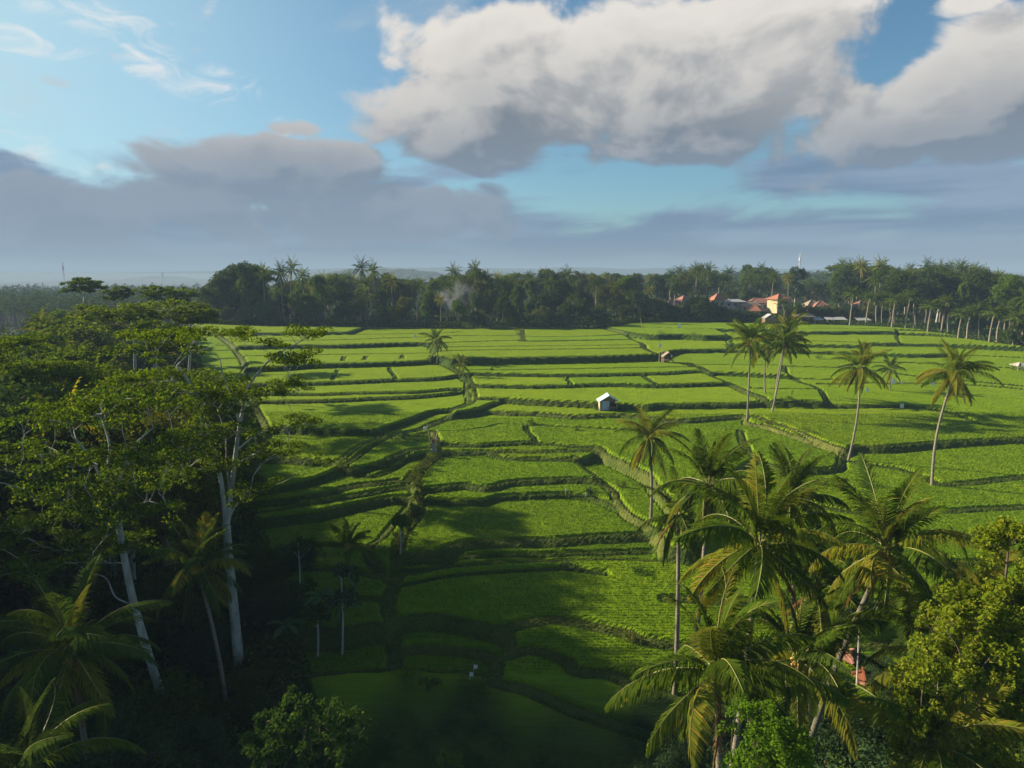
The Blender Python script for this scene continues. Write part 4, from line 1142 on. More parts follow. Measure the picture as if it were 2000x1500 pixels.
n_b = n_p = 0
G_EDGE = 'forest trees behind the rice fields'
G_PALM = 'coconut palms in the forest behind the rice fields'
def zmax_at(x, y, slack=0):
    px, _ = pxof(x, y, 10)
    row = np.interp(px, SKY_X, SKY_Y) + slack
    return at(px, row, y)[2]
BL = {'round': 'bushy round crowned tree in the forest band behind the rice fields', 'tall': 'tall upright tree in the forest band behind the rice fields',
      'vine': 'creeper covered column like tree in the forest band behind the rice fields', 'umbrella': 'flat crowned albizia in the forest band behind the rice fields',
      'low': 'low spreading tree at the foot of the forest behind the rice fields'}
def put_back(k, x, y, hmax, palm_p, hgt=None):
    global n_b, n_p
    px, _ = pxof(x, y, 8)
    z0 = float(base(x, y))
    if R2.random() < palm_p:
        if n_p >= 295: return
        h = min(R2.uniform(13, 21) if px < 1640 or k > 2 else R2.uniform(8, 13), hmax - z0 - 2.0) if hgt is None else hgt
        if h < 6: return
        pr = PROTO_P[int(R2.choice(4, p=(.42, .22, .24, .12)))]
        s = h / 15
        inst(pr, 'coconut_palm', 'coconut palm with ' + ('visible pale trunk in the grove at the right far edge' if px > 1600 and k < 3 else 'feathery crown in the forest behind the rice fields'), 'palm tree', (x, y, z0), (max(.75, min(1.15, s)) * 1.05, max(.75, min(1.15, s)) * 1.05, s), R2.uniform(0, 6.28),
             'coconut palms in the grove at the right far edge' if px > 1600 and k < 3 else G_PALM, lean=R2.uniform(0, .06))
        n_p += 1
    else:
        kind = R2.choice(['round', 'tall', 'low', 'umbrella', 'vine'], p=(.42, .28, .14, .11, .05)) if k > 0 else R2.choice(['low', 'round', 'tall', 'vine'], p=(.62, .28, .05, .05))
        full = {'low': 11.5}.get(kind, 19.5)
        h = min((R2.uniform(13, 22) if k < 3 else R2.uniform(18, 29)) if kind != 'low' else R2.uniform(6, 11), hmax - z0)
        if h < 2.5: return
        if h < 7: kind, full = 'low', 11.5
        s = h / full
        inst(PROTO[kind][R2.integers(len(PROTO[kind]))], 'broadleaf_tree' if kind != 'umbrella' else 'albizia_tree', BL[kind], 'tree', (x, y, z0), (s * R2.uniform(.9, 1.2), s * R2.uniform(.9, 1.2), s), R2.uniform(0, 6.28), G_EDGE + ', ' + kind + ' kind')
        n_b += 1
for k in range(9):
    dx = 8.5 + k * 0.9
    xs = np.arange(-150, 330 + k * 16, dx)
    for x0 in xs:
        x = x0 + R2.uniform(-.35, .35) * dx
        y = np.interp(x, FRONT[:, 0], FRONT[:, 1]) + 5 + k * 11 + k * k * 1.2 + R2.uniform(-3.5, 3.5)
        if x < -118 and y < 300: continue
        px, py = pxof(x, y, base(x, y))
        if not (330 < px < 2060): continue
        hm = zmax_at(x, y, R2.uniform(-3, 9)) if k > 2 else min(zmax_at(x, y, 6), float(base(x, y)) + 8 + 5.5 * k + R2.uniform(-2, 5))
        if 1290 < px < 1720 and k < 2:
            hm = min(hm, float(base(x, y)) + (4.6 if px < 1500 or px > 1640 else 2.6) + R2.uniform(0, 2))
            continue
        if 1290 < px < 1720 and 1 < k < 5 and y < 356:
            continue
        pp = 0.32 if px < 1280 else 0.42
        if px > 1640: pp = .55 if k < 2 else .5
        if k < 1 and px < 1600: pp = .04
        put_back(k, x, y, hm, pp)
# low trees hiding the foot of the village
for i, (px, top) in enumerate(((1262, 590), (1280, 586), (1296, 594), (1312, 602), (1328, 600), (1346, 590), (1362, 586), (1378, 590), (1392, 600), (1408, 606), (1424, 608), (1440, 607), (1458, 611), (1474, 612), (1536, 608), (1556, 600), (1572, 604), (1592, 606), (1612, 604), (1632, 606), (1655, 600), (1672, 606), (1700, 596), (1720, 600))):
    y = 314 + (i % 3) * 1.5 if px < 1500 else 311; x = at(px, 600, y)[0]; z0 = float(base(x, y)); h = max(2.5, at(px, top - 6 + R2.uniform(-3, 3), y)[2] - z0)
    inst(PROTO['low'][i % 3], 'broadleaf_tree', 'low bushy tree hiding the foot of the village houses', 'tree', (x, y, z0), (max(.55, h / 11.5),) * 2 + (h / 11.5,), i * 1.9, 'low trees in front of the village')
# the tallest group of old trees at the left end of the forest band
for i, (px, top, y, kind, wd) in enumerate(((425, 540, 300, 'round', 1.35), (455, 522, 306, 'tall', 1.5), (482, 508, 304, 'round', 1.35), (502, 518, 302, 'vine', 1.5), (476, 540, 297, 'vine', 1.2), (622, 536, 303, 'vine', 1.15))):
    x = at(px, 560, y)[0]; z0 = float(base(x, y)); h = at(px, top, y)[2] - z0
    inst(PROTO[kind][0], 'broadleaf_tree', ['wide olive tree at the left end of the tall old trees', 'tall open crowned tree among the old trees at the left end of the forest', 'highest old tree of the forest band, at its left end', 'tree draped in creepers right beside the highest old tree',
         'lower creeper covered tree in front of the highest old tree', 'bright green creeper column standing alone among palms in the forest band'][i], 'tree', (x, y, z0), (h / 20 * wd * .95,) * 2 + (h / 19.8,), i * 1.1)
for i, (px, top, y) in enumerate(((515, 530, 296), (548, 528, 300), (570, 520, 318), (590, 535, 310), (705, 520, 325), (727, 524, 330), (718, 568, 296), (742, 600, 292), (890, 530, 310), (930, 524, 318), (1320, 555, 318), (1530, 585, 304), (1795, 590, 292))):
    x = at(px, 560, y)[0]; z0 = float(base(x, y)); h = at(px, top, y)[2] - z0 - 1.5
    inst(PROTO_P[i % 3], 'coconut_palm', ['palm with a long bare pale trunk in front of the leftmost old trees', 'second long trunked palm right of the old trees', 'dark palm whose small crown stands out against the sky', 'full crowned palm beside the dark one on the skyline',
         'left one of the two palms rising over the middle of the forest', 'right one of the two palms rising over the middle of the forest', 'palm leaning in front of the forest edge beneath the twin palms', 'low leaning palm at the forest foot near the blue roof',
         'palm with sunlit crown behind the smoke', 'tall palm right of the smoke', 'pale trunked palm behind the left red roofs', 'short palm directly right of the cream house', 'palm leaning out over the paddies from the right grove'][i],
         'palm tree', (x, y, z0), (1.05, 1.05, max(.4, h / 15)), i * 1.7, lean=.12 if i in (6, 7) else .02)
# grove palms along the right edge, trunks standing in the field margin
for i, px in enumerate((1660, 1690, 1712, 1742, 1768, 1785, 1812, 1838, 1852, 1872, 1888, 1912, 1932, 1946, 1962, 1978, 1990)):
    py = np.interp(px, [1640, 1760, 1860, 1960, 2100], [636, 643, 658, 676, 702]) - (i % 3) * 3
    b_ = G(px, py); h = at(px, py - R2.uniform(46, 64), b_[1])[2] - b_[2]
    inst(PROTO_P[(0, 2, 1)[i % 3]], 'coconut_palm', 'coconut palm with visible pale trunk in the grove at the right far edge', 'palm tree', tuple(b_), (1.12, 1.12, h / 15), i * 2.1, 'coconut palms in the grove at the right far edge', lean=.06)

# the thicker wood at the right, behind the grove
for i in range(95):
    px = R2.uniform(1630, 2040); x0 = at(px, 560, 300)[0] / 300
    yf = 255 + 40 * (2040 - px) / 400; y = yf + R2.uniform(18, 170); x = x0 * y; z0 = float(base(x, y))
    h = zmax_at(x, y, R2.uniform(-4, 14)) - z0
    if i % 3 == 0:
        inst(PROTO_P[i % 4], 'coconut_palm', 'coconut palm with feathery crown in the forest behind the rice fields', 'palm tree', (x, y, z0), (1.15, 1.15, (h - 2) / 15), i * 1.7, G_PALM)
    else:
        kind = ('round', 'tall', 'umbrella', 'round')[i % 4]; s = h / 19.5
        inst(PROTO[kind][i % len(PROTO[kind])], 'broadleaf_tree' if kind != 'umbrella' else 'albizia_tree', BL[kind], 'tree', (x, y, z0), (s * 1.05, s * 1.05, s), i * 1.1, G_EDGE + ', ' + kind + ' kind')
# forest on the slope at the left of the fields
L_MIX = {'round': 'leafy round tree on the slope left of the rice fields', 'tall': 'tall leafy tree on the slope left of the rice fields', 'vine': 'creeper covered tree on the slope left of the rice fields',
         'umbrella': 'flat crowned albizia on the slope left of the rice fields', 'low': 'low bushy tree on the slope left of the rice fields'}
LX = [-400, 0, 60, 110, 160, 220, 300, 400, 440, 470, 520, 700]
LY = [640, 655, 640, 610, 600, 600, 605, 622, 640, 800, 1050, 1290]
cnt = 0
yy = 62.0
while yy < 300:
    dx = 6.5 + yy * .012
    x = float(xleft(yy)) - 5
    while x > -(yy * .80 + 18):
        X_, Y_ = x + R2.uniform(-2, 2), yy + R2.uniform(-2.5, 2.5)
        z0 = height(X_, Y_); px, py = pxof(X_, Y_, z0 + 8)
        row = np.interp(px, LX, LY) + R2.uniform(0, 30)
        zt = at(px, row, Y_)[2]
        edge = float(xleft(Y_)) - X_
        h = min(zt - z0, R2.uniform(.75, 1.1) * min(27, 5 + .65 * edge) if Y_ > 88 else (R2.uniform(19, 27) if edge > 7 else R2.uniform(4, 9)))
        if Y_ > 90: h = min(h, height(float(xleft(Y_)) + 6, Y_) - z0 + .44 * (edge + 7))
        if h > 3.5:
            if R2.random() < .30 and h > 8:
                inst(PROTO_P[R2.integers(4)], 'coconut_palm', 'coconut palm among the trees on the slope left of the rice fields', 'palm tree', (X_, Y_, z0), (1.05, 1.05, (h - 1.5) / 15), R2.uniform(0, 6.28), 'coconut palms on the left slope', lean=.05)
            else:
                kind = R2.choice(['round', 'tall', 'umbrella', 'vine', 'low'], p=(.34, .20, .34, .04, .08)) if h > 9 else 'low'
                s = h / {'low': 11.5}.get(kind, 19.5)
                LIB = PROTO_F if Y_ < 125 else PROTO
                inst(LIB[kind][R2.integers(len(LIB[kind]))], 'broadleaf_tree' if kind != 'umbrella' else 'albizia_tree', L_MIX[kind], 'tree', (X_, Y_, z0), (max(s, .5),) * 2 + (s,), R2.uniform(0, 6.28), 'trees on the left slope, ' + kind + ' kind')
            cnt += 1
        x -= dx
    yy += 7.5 + yy * .02
print('left trees', cnt, 'back broad', n_b, 'palms', n_p)
# dark undergrowth trees, lower left and right; some added right to darken bright ground
for i, (px, top, y) in enumerate(((60, 1180, 52), (-20, 1260, 44), (180, 1200, 56), (300, 1120, 60), (380, 1230, 58), (90, 1330, 46), (260, 1330, 44), (-60, 1050, 62), (330, 1420, 40), (430, 1330, 52), (200, 1450, 36), (60, 1420, 36), (500, 1200, 66), (560, 1110, 72),
                                  (1650, 1430, 38), (1600, 1480, 34), (1700, 1500, 30), (1400, 1500, 36), (1990, 1250, 48), (1560, 1400, 44), (1640, 1340, 50), (1720, 1400, 44), (1500, 1460, 34), (1780, 1300, 52), (1850, 1240, 56), (1610, 1420, 40), (1740, 1470, 34), (1550, 1330, 54), (1460, 1400, 42), (1380, 1440, 40), (1680, 1260, 62))):
    x = at(px, 900, y)[0]; z0 = height(x, y); h = max(3.0, at(px, top, y)[2] - z0)
    s = h / 11.5
    inst(PROTO_F['low'][i % 3], 'undergrowth_tree', 'dark bushy tree in the shaded undergrowth at the bottom ' + ('left' if px < 1000 else 'right'), 'tree', (x, y, z0), (max(.45, s * .8),) * 2 + (s,), i * 1.3, 'undergrowth trees at the bottom ' + ('left' if px < 1000 else 'right'))

# the wooded country beyond, one mass
def distant_forest():
    r = np.random.default_rng(77); mb = MB()
    t_b = MB()
    P = []
    for _ in range(5200):
        y = 380 * (2300 / 380) ** (r.random() ** 1.15)
        x = r.uniform(-.95, .95) * y
        yf = np.interp(x, FRONT[:, 0], FRONT[:, 1]) + 150
        if x > -125 and y < yf: continue
        if x <= -125 and y < 300: continue
        P.append((x, y, float(base(x, y))))
    for (x, y, z) in P:
        h = r.uniform(9, 17) if x > -125 or y > 900 else r.uniform(15, 25); px, _ = pxof(x, y, z + h)
        zt = at(px, np.interp(px, SKY_X, SKY_Y) + r.uniform(-2, 10), y)[2]
        if px > 395: h = min(h, max(zt - z, 3))
        n = int(np.clip(120 * (500 / y) ** .8, 26, 130)); w = r.uniform(4, 7.5)
        C = r.normal(0, 1, (n, 3)); C /= np.linalg.norm(C, axis=1)[:, None]; C[:, 2] = np.abs(C[:, 2]) * 1.2 - .3
        C = C * r.uniform(.7, 1.05, n)[:, None] * [w, w, h * .42] + [x, y, z + h * .58]
        mb.leaves(C, r, 1.5 * (y / 500) ** .6, .8, .35)
        t_b.tube([(x, y, z - 1), (x, y, z + h * .6)], [.4, .25], 4, False)
    f = mb.mesh('distant_forest', False, (M_BROAD[0], M_BROAD[3]))
    mi = (np.repeat(r.random(len(f.polygons) // 30 + 2), 30)[:len(f.polygons)] > .45).astype(np.int32)
    f.polygons.foreach_set('material_index', mi)
    tag(link('distant_forest', f), kind='stuff')
    tag(t_b.build('distant_trunks', M_BTRUNK), kind='stuff')
distant_forest()
# wooded valley floor far left

# tall trees added out of frame at left to shade the lower terraces
for i, (x, y, h) in enumerate(((-45, 47, 26), (-43, 43, 24), (-49, 53, 22), (-52, 46, 28), (-54, 58, 23), (-50, 42, 31), (-56, 51, 30))):
    pr = PROTO_F['round'][i % 2] if i % 3 else PROTO_F['tall'][0]
    inst(pr, 'broadleaf_tree', 'large shade tree added out of frame left of the rice fields', 'tree', (x, y, height(x, y)), (1.3, 1.3, h / 19.5), i * 1.3, 'large shade trees added left of the frame')

# ------------------------------------------------------------------ buildings
def tile_mat(name, c1, c2):
    M = NT(name)
    pos = M.n('ShaderNodeTexCoord').outputs['Object']
    w = M.n('ShaderNodeTexWave', {'Vector': pos, 'Scale': 1.6, 'Distortion': .6, 'Detail': 2}, bands_direction='Z').outputs['Fac']
    col = M.mix(M.noise(1.3, 5, .65, pos), c1, c2)
    col = M.mix(M.ramp(M.noise(.5, 4, .6, pos), .5, .7, 0, .6), col, (.12, .075, .05))
    b = M.n('ShaderNodeBump', {'Strength': .6, 'Distance': .08, 'Height': w})
    return M.done(M.n('ShaderNodeBsdfPrincipled', {'Base Color': col, 'Roughness': .8, 'Normal': b.outputs[0]}).outputs[0])
M_TILE = tile_mat('orange_roof_tile', (.30, .105, .055), (.38, .15, .08))
M_TILE2 = tile_mat('weathered_roof_tile', (.22, .10, .07), (.33, .15, .10))
M_THATCH = tile_mat('grey_thatch', (.22, .17, .12), (.33, .26, .19))
M_TIN = plain_mat('grey_tin_roof', (.30, .31, .33), (.42, .43, .45), scale=1.5, rough=.5, streak=(1, 6, 1))
M_TINB = plain_mat('pale_blue_tin_roof', (.42, .56, .68), (.56, .68, .78), scale=1.2, rough=.45)
M_CREAM = plain_mat('cream_plaster', (.50, .41, .25), (.38, .31, .19), scale=.8, bump=.15)
M_WHITE = plain_mat('white_plaster', (.42, .40, .35), (.30, .28, .25), scale=.8, bump=.15)
M_DARK = plain_mat('dark_opening', (.02, .02, .022), (.03, .03, .03), rough=.4)
M_WOOD = plain_mat('weathered_wood', (.26, .17, .10), (.15, .10, .065), scale=2, streak=(1, 1, .3))
M_BAMBOO = plain_mat('bamboo', (.45, .38, .22), (.33, .27, .16), scale=3, rough=.55)
M_BRICK = plain_mat('brick_red', (.30, .13, .08), (.40, .20, .12), scale=3)
M_STONE = plain_mat('grey_stone', (.24, .22, .20), (.34, .31, .28), scale=3)
M_BLUE = plain_mat('violet_blue_cloth', (.30, .34, .55), (.42, .45, .62), scale=1.5)
M_ORANGE = plain_mat('orange_cloth', (.15, .045, .025), (.22, .07, .03), scale=3)
M_BAG = plain_mat('white_plastic', (.78, .78, .78), (.66, .66, .66), scale=2, rough=.5)
M_STEEL = plain_mat('galvanised_steel', (.55, .55, .56), (.45, .45, .47), scale=2, rough=.5)
M_REDP = plain_mat('red_paint', (.45, .08, .05), (.38, .07, .05), scale=2, rough=.5)

def hip_roof(w, d, h, t=.18, ridge=None):
    """hipped roof with real thickness; ridge along x"""
    r = max(0, (w - d) / 2) if ridge is None else ridge
    mb = MB()
    lo = [(-w / 2, -d / 2, 0), (w / 2, -d / 2, 0), (w / 2, d / 2, 0), (-w / 2, d / 2, 0)]
    V = lo + [(a, b, t) for a, b, _ in lo] + [(-r, 0, h), (r + .01, 0, h)]
    mb.add(V, [(3, 2, 1, 0), (0, 1, 5, 4), (1, 2, 6, 5), (2, 3, 7, 6), (3, 0, 4, 7), (4, 5, 9, 8), (6, 7, 8, 9)], [(5, 6, 9), (7, 4, 8)])
    # ridge caps
    for a, b in ((4, 8), (7, 8), (5, 9), (6, 9), (8, 9)):
        mb.tube([np.array(V[a]) + [0, 0, .03], np.array(V[b]) + [0, 0, .03]], .13, 5)
    return mb
def gable_roof(w, d, h, t=.06, over=.3):
    """ridge along y, gables facing +-y"""
    mb = MB()
    for s in (-1, 1):
        x1, z1 = s * (w / 2 + over), -over * h / (w / 2)
        V = [(0, -d / 2 - over, h), (x1, -d / 2 - over, z1), (x1, d / 2 + over, z1), (0, d / 2 + over, h)]
        V += [(a, b, c + t) for a, b, c in V]
        mb.add(V, [(0, 1, 2, 3), (7, 6, 5, 4), (0, 4, 5, 1), (1, 5, 6, 2), (2, 6, 7, 3), (3, 7, 4, 0)])
    mb.tube([(0, -d / 2 - over, h + t), (0, d / 2 + over, h + t)], .07, 5)
    return mb
def put(px, roof_top, y, h_total):
    """base point so that the roof tip appears at (px, roof_top)"""
    p = at(px, roof_top, y); return np.array([p[0], y, p[2] - h_total])

def house(label, px, top, y, w, d, wall_h, roof_h, rmat, wmat, rz=0, floors=1, name='village_house', group=None):
    b = put(px, top, y, wall_h + roof_h)
    zg = float(base(b[0], y)); ext = max(0, b[2] - zg)
    root = thing(name, label, 'house', (b[0], y, zg), group, rz)
    H = ext + wall_h
    MB().box((0, 0, H / 2), (w, d, H)).build('wall', wmat, root)
    r = hip_roof(w + 1.6, d + 1.6, roof_h).build('roof', rmat, root); r.location = (0, 0, H)
    for f in range(floors):
        zc = H - wall_h + (f + .55) * wall_h / floors
        nw = max(2, int(w / 2.6))
        for i in range(nw):
            x = -w / 2 + (i + .5) * w / nw
            fr = MB().box((0, 0, 0), (1.1, .12, 1.3)).build('window', M_WOOD, root); fr.location = (x, -d / 2 - .04, zc)
            pn = MB().box((0, -.065, 0), (.85, .03, 1.05)).build('pane', M_DARK, fr)
    dr = MB().box((0, 0, 1.0), (1.0, .1, 2.0)).build('door', M_WOOD, root); dr.location = (w * .12, -d / 2 - .045, H - wall_h)
    return root, H
R_, H_ = house('two storey cream house with orange hipped roof, its left wall sunlit', 1521, 574, 328, 7.0, 7.0, 5.2, 2.6, M_TILE, M_CREAM, 0.35, 2)
v = MB(); v.box((0, 0, 0), (4.2, 1.6, .15)); [v.tube([(x, -.6, 0), (x, -.6, 2.6)], .1, 5) for x in (-1.9, 0, 1.9)]
o = v.build('balcony', M_WHITE, R_); o.location = (1.2, -4.85, H_ - 3.0)
house('white house with a steep bright orange roof at the left end of the village', 1402, 573, 330, 5.5, 5, 3.4, 3.2, M_TILE, M_WHITE, .2)
house('long house under a weathered red roof directly left of the cream house', 1487, 582, 338, 12, 6, 3.0, 2.4, M_TILE2, M_WHITE, -.1)
house('low house with grey brown roof in the middle of the village', 1462, 588, 332, 9, 5, 2.8, 2.2, M_THATCH, M_WHITE, .1)
house('small house with an orange roof slope facing the fields', 1474, 596, 324, 4.5, 4, 2.2, 2.8, M_TILE, M_WHITE, -.3)
house('house with grey tin roof between the orange roof and the brown roofs', 1432, 584, 333, 8.5, 5, 2.6, 1.4, M_TIN, M_WHITE, .05)
house('dark red roofed house half hidden by trees left of the village', 1336, 577, 334, 6.5, 6, 3, 3.0, M_TILE2, M_WHITE, .4)
house('low red roof next to the half hidden dark red house', 1312, 586, 330, 7, 5, 2.6, 2.6, M_TILE2, M_WHITE, .2)
house('thatched brown roofed house right of the cream house, left one of the pair', 1585, 586, 334, 5.5, 5, 2.6, 2.6, M_THATCH, M_WOOD, .1)
house('thatched reddish roofed house, right one of the pair beyond the cream house', 1603, 588, 330, 6, 5, 2.6, 2.8, M_TILE2, M_WOOD, -.1)
house('brown roofed house among the palms right of the thatched pair', 1685, 590, 346, 8, 6, 2.6, 2.6, M_TILE2, M_WOOD, .2)
def shed(label, px0, px1, top, y, rmat, d=4.0, h=2.6, rz=0.0):
    a, b_ = at(px0, top, y), at(px1, top, y); w = b_[0] - a[0]; cx = (a[0] + b_[0]) / 2
    zg = float(base(cx, y)); H = a[2] - zg
    root = thing('open_shed', label, 'shed', (cx, y, zg), None, rz)
    mb = MB()
    V = [(-w / 2, -d / 2, H - 1.0), (w / 2, -d / 2, H - 1.0), (w / 2, d / 2, H), (-w / 2, d / 2, H)]
    V += [(p, q, r + .1) for p, q, r in V]
    mb.add(V, [(3, 2, 1, 0), (4, 5, 6, 7), (0, 1, 5, 4), (1, 2, 6, 5), (2, 3, 7, 6), (3, 0, 4, 7)])
    mb.build('roof', rmat, root)
    n = max(3, int(w / 3) + 1)
    for i in range(n):
        x = -w / 2 + .3 + i * (w - .6) / (n - 1)
        MB().tube([(x, -d / 2 + .3, 0), (x, -d / 2 + .3, H - .95)], .1, 5).build('post', M_BAMBOO, root)
    MB().box((0, d / 2 - .3, (H - .3) / 2), (w * .96, .12, H - .4)).build('back_wall', M_WOOD, root)
shed('grey roofed open shed on posts at the paddy edge below the cream house', 1548, 1590, 614, 300, M_THATCH)
shed('paler shed roof adjoining the grey shed on its right', 1588, 1606, 620, 299, M_TIN)
shed('long low pale roof behind the paddies right of the sheds', 1612, 1652, 620, 303, M_TIN, 4)
shed('small low pale roof among palms right of the long one', 1672, 1698, 621, 304, M_TIN, 4)
shed('small blue roof glimpsed inside the forest left of centre', 695, 707, 602, 306, M_TINB, 3)
hb = put(1503, 611, 301, 3.0); zg = float(base(hb[0], 301))
root = thing('field_hut', 'dark hut with a grey gable roof in front of the cream house', 'hut', (hb[0], 301, zg))
MB().box((0, 0, 1.2), (5, 4, 2.4 + 0)).build('wall', M_WOOD, root); o = gable_roof(5, 4, 1.6).build('roof', M_TIN, root); o.location = (0, 0, 2.4)

# the tin roofed hut in the middle of the paddies
b = G(1187, 797); b[2] = height(b[0], b[1]) + .25
s = b[1] / 125
root = thing('field_hut', 'small field hut with a pale blue tin roof amid the paddies', 'hut', b)
Wd = 34 / F * b[1] * 1.05
MB().box((0, 0, -.15), (Wd + .5, 3.4, .5)).build('platform', M_STONE, root)
MB().box((-Wd / 2 + .18, -1.35, 1.1), (.36, .36, 2.0)).build('pillar', M_CREAM, root)
MB().box((Wd / 2 - .18, -1.35, 1.1), (.14, .14, 2.0)).build('post', M_BAMBOO, root)
MB().box((-.22 * Wd + .2, -1.2, 1.12), (Wd * .42, .08, 1.95)).build('front_panel', M_BLUE, root)
MB().box((0, 1.3, 1.1), (Wd - .3, .08, 2.0)).build('back_wall', M_WOOD, root)
MB().box((-Wd / 2 + .1, 0, 1.1), (.08, 2.3, 2.0)).build('side_wall', M_CREAM, root)
MB().box((.2 * Wd, -1.25, .55), (Wd * .4, .06, .9)).build('half_wall', M_WOOD, root)
mg = MB(); hh = 1.15; mg.add([(-Wd / 2, -1.35, 2.1), (Wd / 2, -1.35, 2.1), (0, -1.35, 2.1 + hh * .93), (-Wd / 2, -1.28, 2.1), (Wd / 2, -1.28, 2.1), (0, -1.28, 2.1 + hh * .93)], None, [(0, 1, 2), (5, 4, 3)])
mg.build('gable', M_WOOD, root)
o = gable_roof(Wd, 2.9, hh, .05, .32).build('roof', M_TINB, root); o.location = (0, 0, 2.14)

def shrub(label, x, y, z, seed, s=1.0, mat=None, group=None, name='shrub', flat=1.0):
    rng = np.random.default_rng(seed)
    root = thing(name, label, 'shrub', (x, y, z), group)
    st = MB()
    for k in range(4):
        a = k * 1.6; st.tube([(0, 0, -.1), (cos(a) * .3 * s, sin(a) * .3 * s, .7 * s * flat)], [.04, .015], 4)
    st.build('stem', M_BTRUNK, root)
    mb = MB()
    for k in range(7):
        c = rng.normal(0, .38 * s, 3); c[2] = abs(c[2]) * flat + .35 * s * flat
        mb.leaves(pads(c, .4 * s, .3 * s, 45, rng, .2), rng, .22, .5, .7)
    mb.build('foliage', mat or M_BROAD[seed % 3], root)
    return root
for i, (dx, s_) in enumerate(((-.62, .9), (.35, .8), (.62, 1.0), (.85, .7))):
    shrub(['dark shrub against the left side of the blue roofed hut', 'shrub growing in front of the blue roofed hut', 'dense shrub at the right front corner of the blue roofed hut', 'low shrub right of the blue roofed hut'][i], b[0] + dx * Wd, b[1] - (1.9 if i else .5), b[2] - .3, 300 + i, s_, M_BROAD[0])

# raised bamboo hut
b = G(1304, 707); b[2] = height(b[0], b[1]) + .2; k = b[1] / F
root = thing('bamboo_hut', 'small raised bamboo rest hut with a pale pitched roof on the far bund', 'hut', b)
W2 = 20 * k; MB().box((0, 0, .9), (W2, 2.2, .15)).build('floor', M_WOOD, root)
for i, (sx, sy) in enumerate(((-1, -1), (1, -1), (1, 1), (-1, 1))):
    MB().tube([(sx * W2 * .46, sy * 1.0, -.2), (sx * W2 * .46, sy * 1.0, 2.1)], .09, 5).build('post', M_BAMBOO, root)
MB().box((0, .95, 1.3), (W2 * .9, .06, .8)).build('back_wall', M_WOOD, root)
o = gable_roof(W2, 2.2, 1.1, .08, .3).build('roof', M_THATCH, root); o.location = (0, 0, 2.1)
for i, px in enumerate((1287, 1292)):
    q = G(px, 706); z = height(q[0], q[1])
    tag(MB().tube([(q[0], q[1], z - .2), (q[0] + .1, q[1], z + (3.6, 4.6)[i])], [.10, .05], 5).build('bamboo_pole', M_BAMBOO), ['shorter bamboo pole left of the raised rest hut', 'taller bamboo pole right beside the raised rest hut'][i], 'pole')
# open shelter at the right edge
b = G(1990, 722); b[2] = height(b[0], b[1]); k = b[1] / F
root = thing('field_shelter', 'open field shelter with a whitish roof on posts at the right edge of the photo', 'shelter', b)
for sx in (-1, 0, 1):
    for sy in (-1, 1): MB().tube([(sx * 8 * k, sy * 1.1, -.2), (sx * 8 * k, sy * 1.1, 1.5)], .09, 5).build('post', M_BAMBOO, root)
o = hip_roof(22 * k, 3.4, .8, .1).build('roof', M_WHITE, root); o.location = (0, 0, 1.5)
shrub('olive bush at the left side of the whitish roofed shelter', b[0] - 14 * k, b[1], b[2], 310, 1.4, M_BROAD[1])

# stone shrine and bamboo poles on the central bund
b = G(847, 888); b[2] = height(b[0], b[1]) + .2; k = b[1] / F
root = thing('stone_shrine', 'small weathered stone shrine with offerings on the central bund junction', 'shrine', b)
MB().box((0, 0, .25), (1.0, 1.0, .5), 0, .85).build('base', M_STONE, root)
MB().box((0, 0, 1.0), (.55, .55, 1.0), 0, .9).build('pillar', M_STONE, root)
c = MB().box((0, 0, 1.58), (.85, .85, .16)); c.box((0, .3, 1.9), (.7, .12, .5)); [c.box((s_ * .33, 0, 1.85), (.08, .6, .38)) for s_ in (-1, 1)]
c.build('seat', M_STONE, root)
MB().leaves(np.random.default_rng(3).normal(0, .22, (40, 3)) + [0, 0, 2.0], np.random.default_rng(4), .3, .4, .8).build('offering', M_DEAD, root)
for i, (x0, y0, x1, y1, lb) in enumerate(((840, 872, 833, 824, 'tall bamboo pole with pale ribbons left of the stone shrine'), (853, 872, 857, 837, 'bent bamboo pole right of the stone shrine'))):
    q = G(x0, 880); q[2] = height(q[0], q[1]); top = at(x1, y1, q[1]) - q
    root = thing('bamboo_pole', lb, 'pole', q)
    MB().tube(smoothpath([(0, 0, -.3), top * .5 + [.15 * (1 if i == 0 else -2), 0, 0], top], 4), [.08] * 4 + [.07] * 4 + [.04], 5).build('shaft', M_BAMBOO, root)
    if i == 0:
        rb = MB(); [rb.box(top * .72 + [-.35 + .0 * j, 0, .22 * j], (.7, .05, .13), .3 * j) for j in range(3)]
        rb.build('ribbon', M_BAG, root)
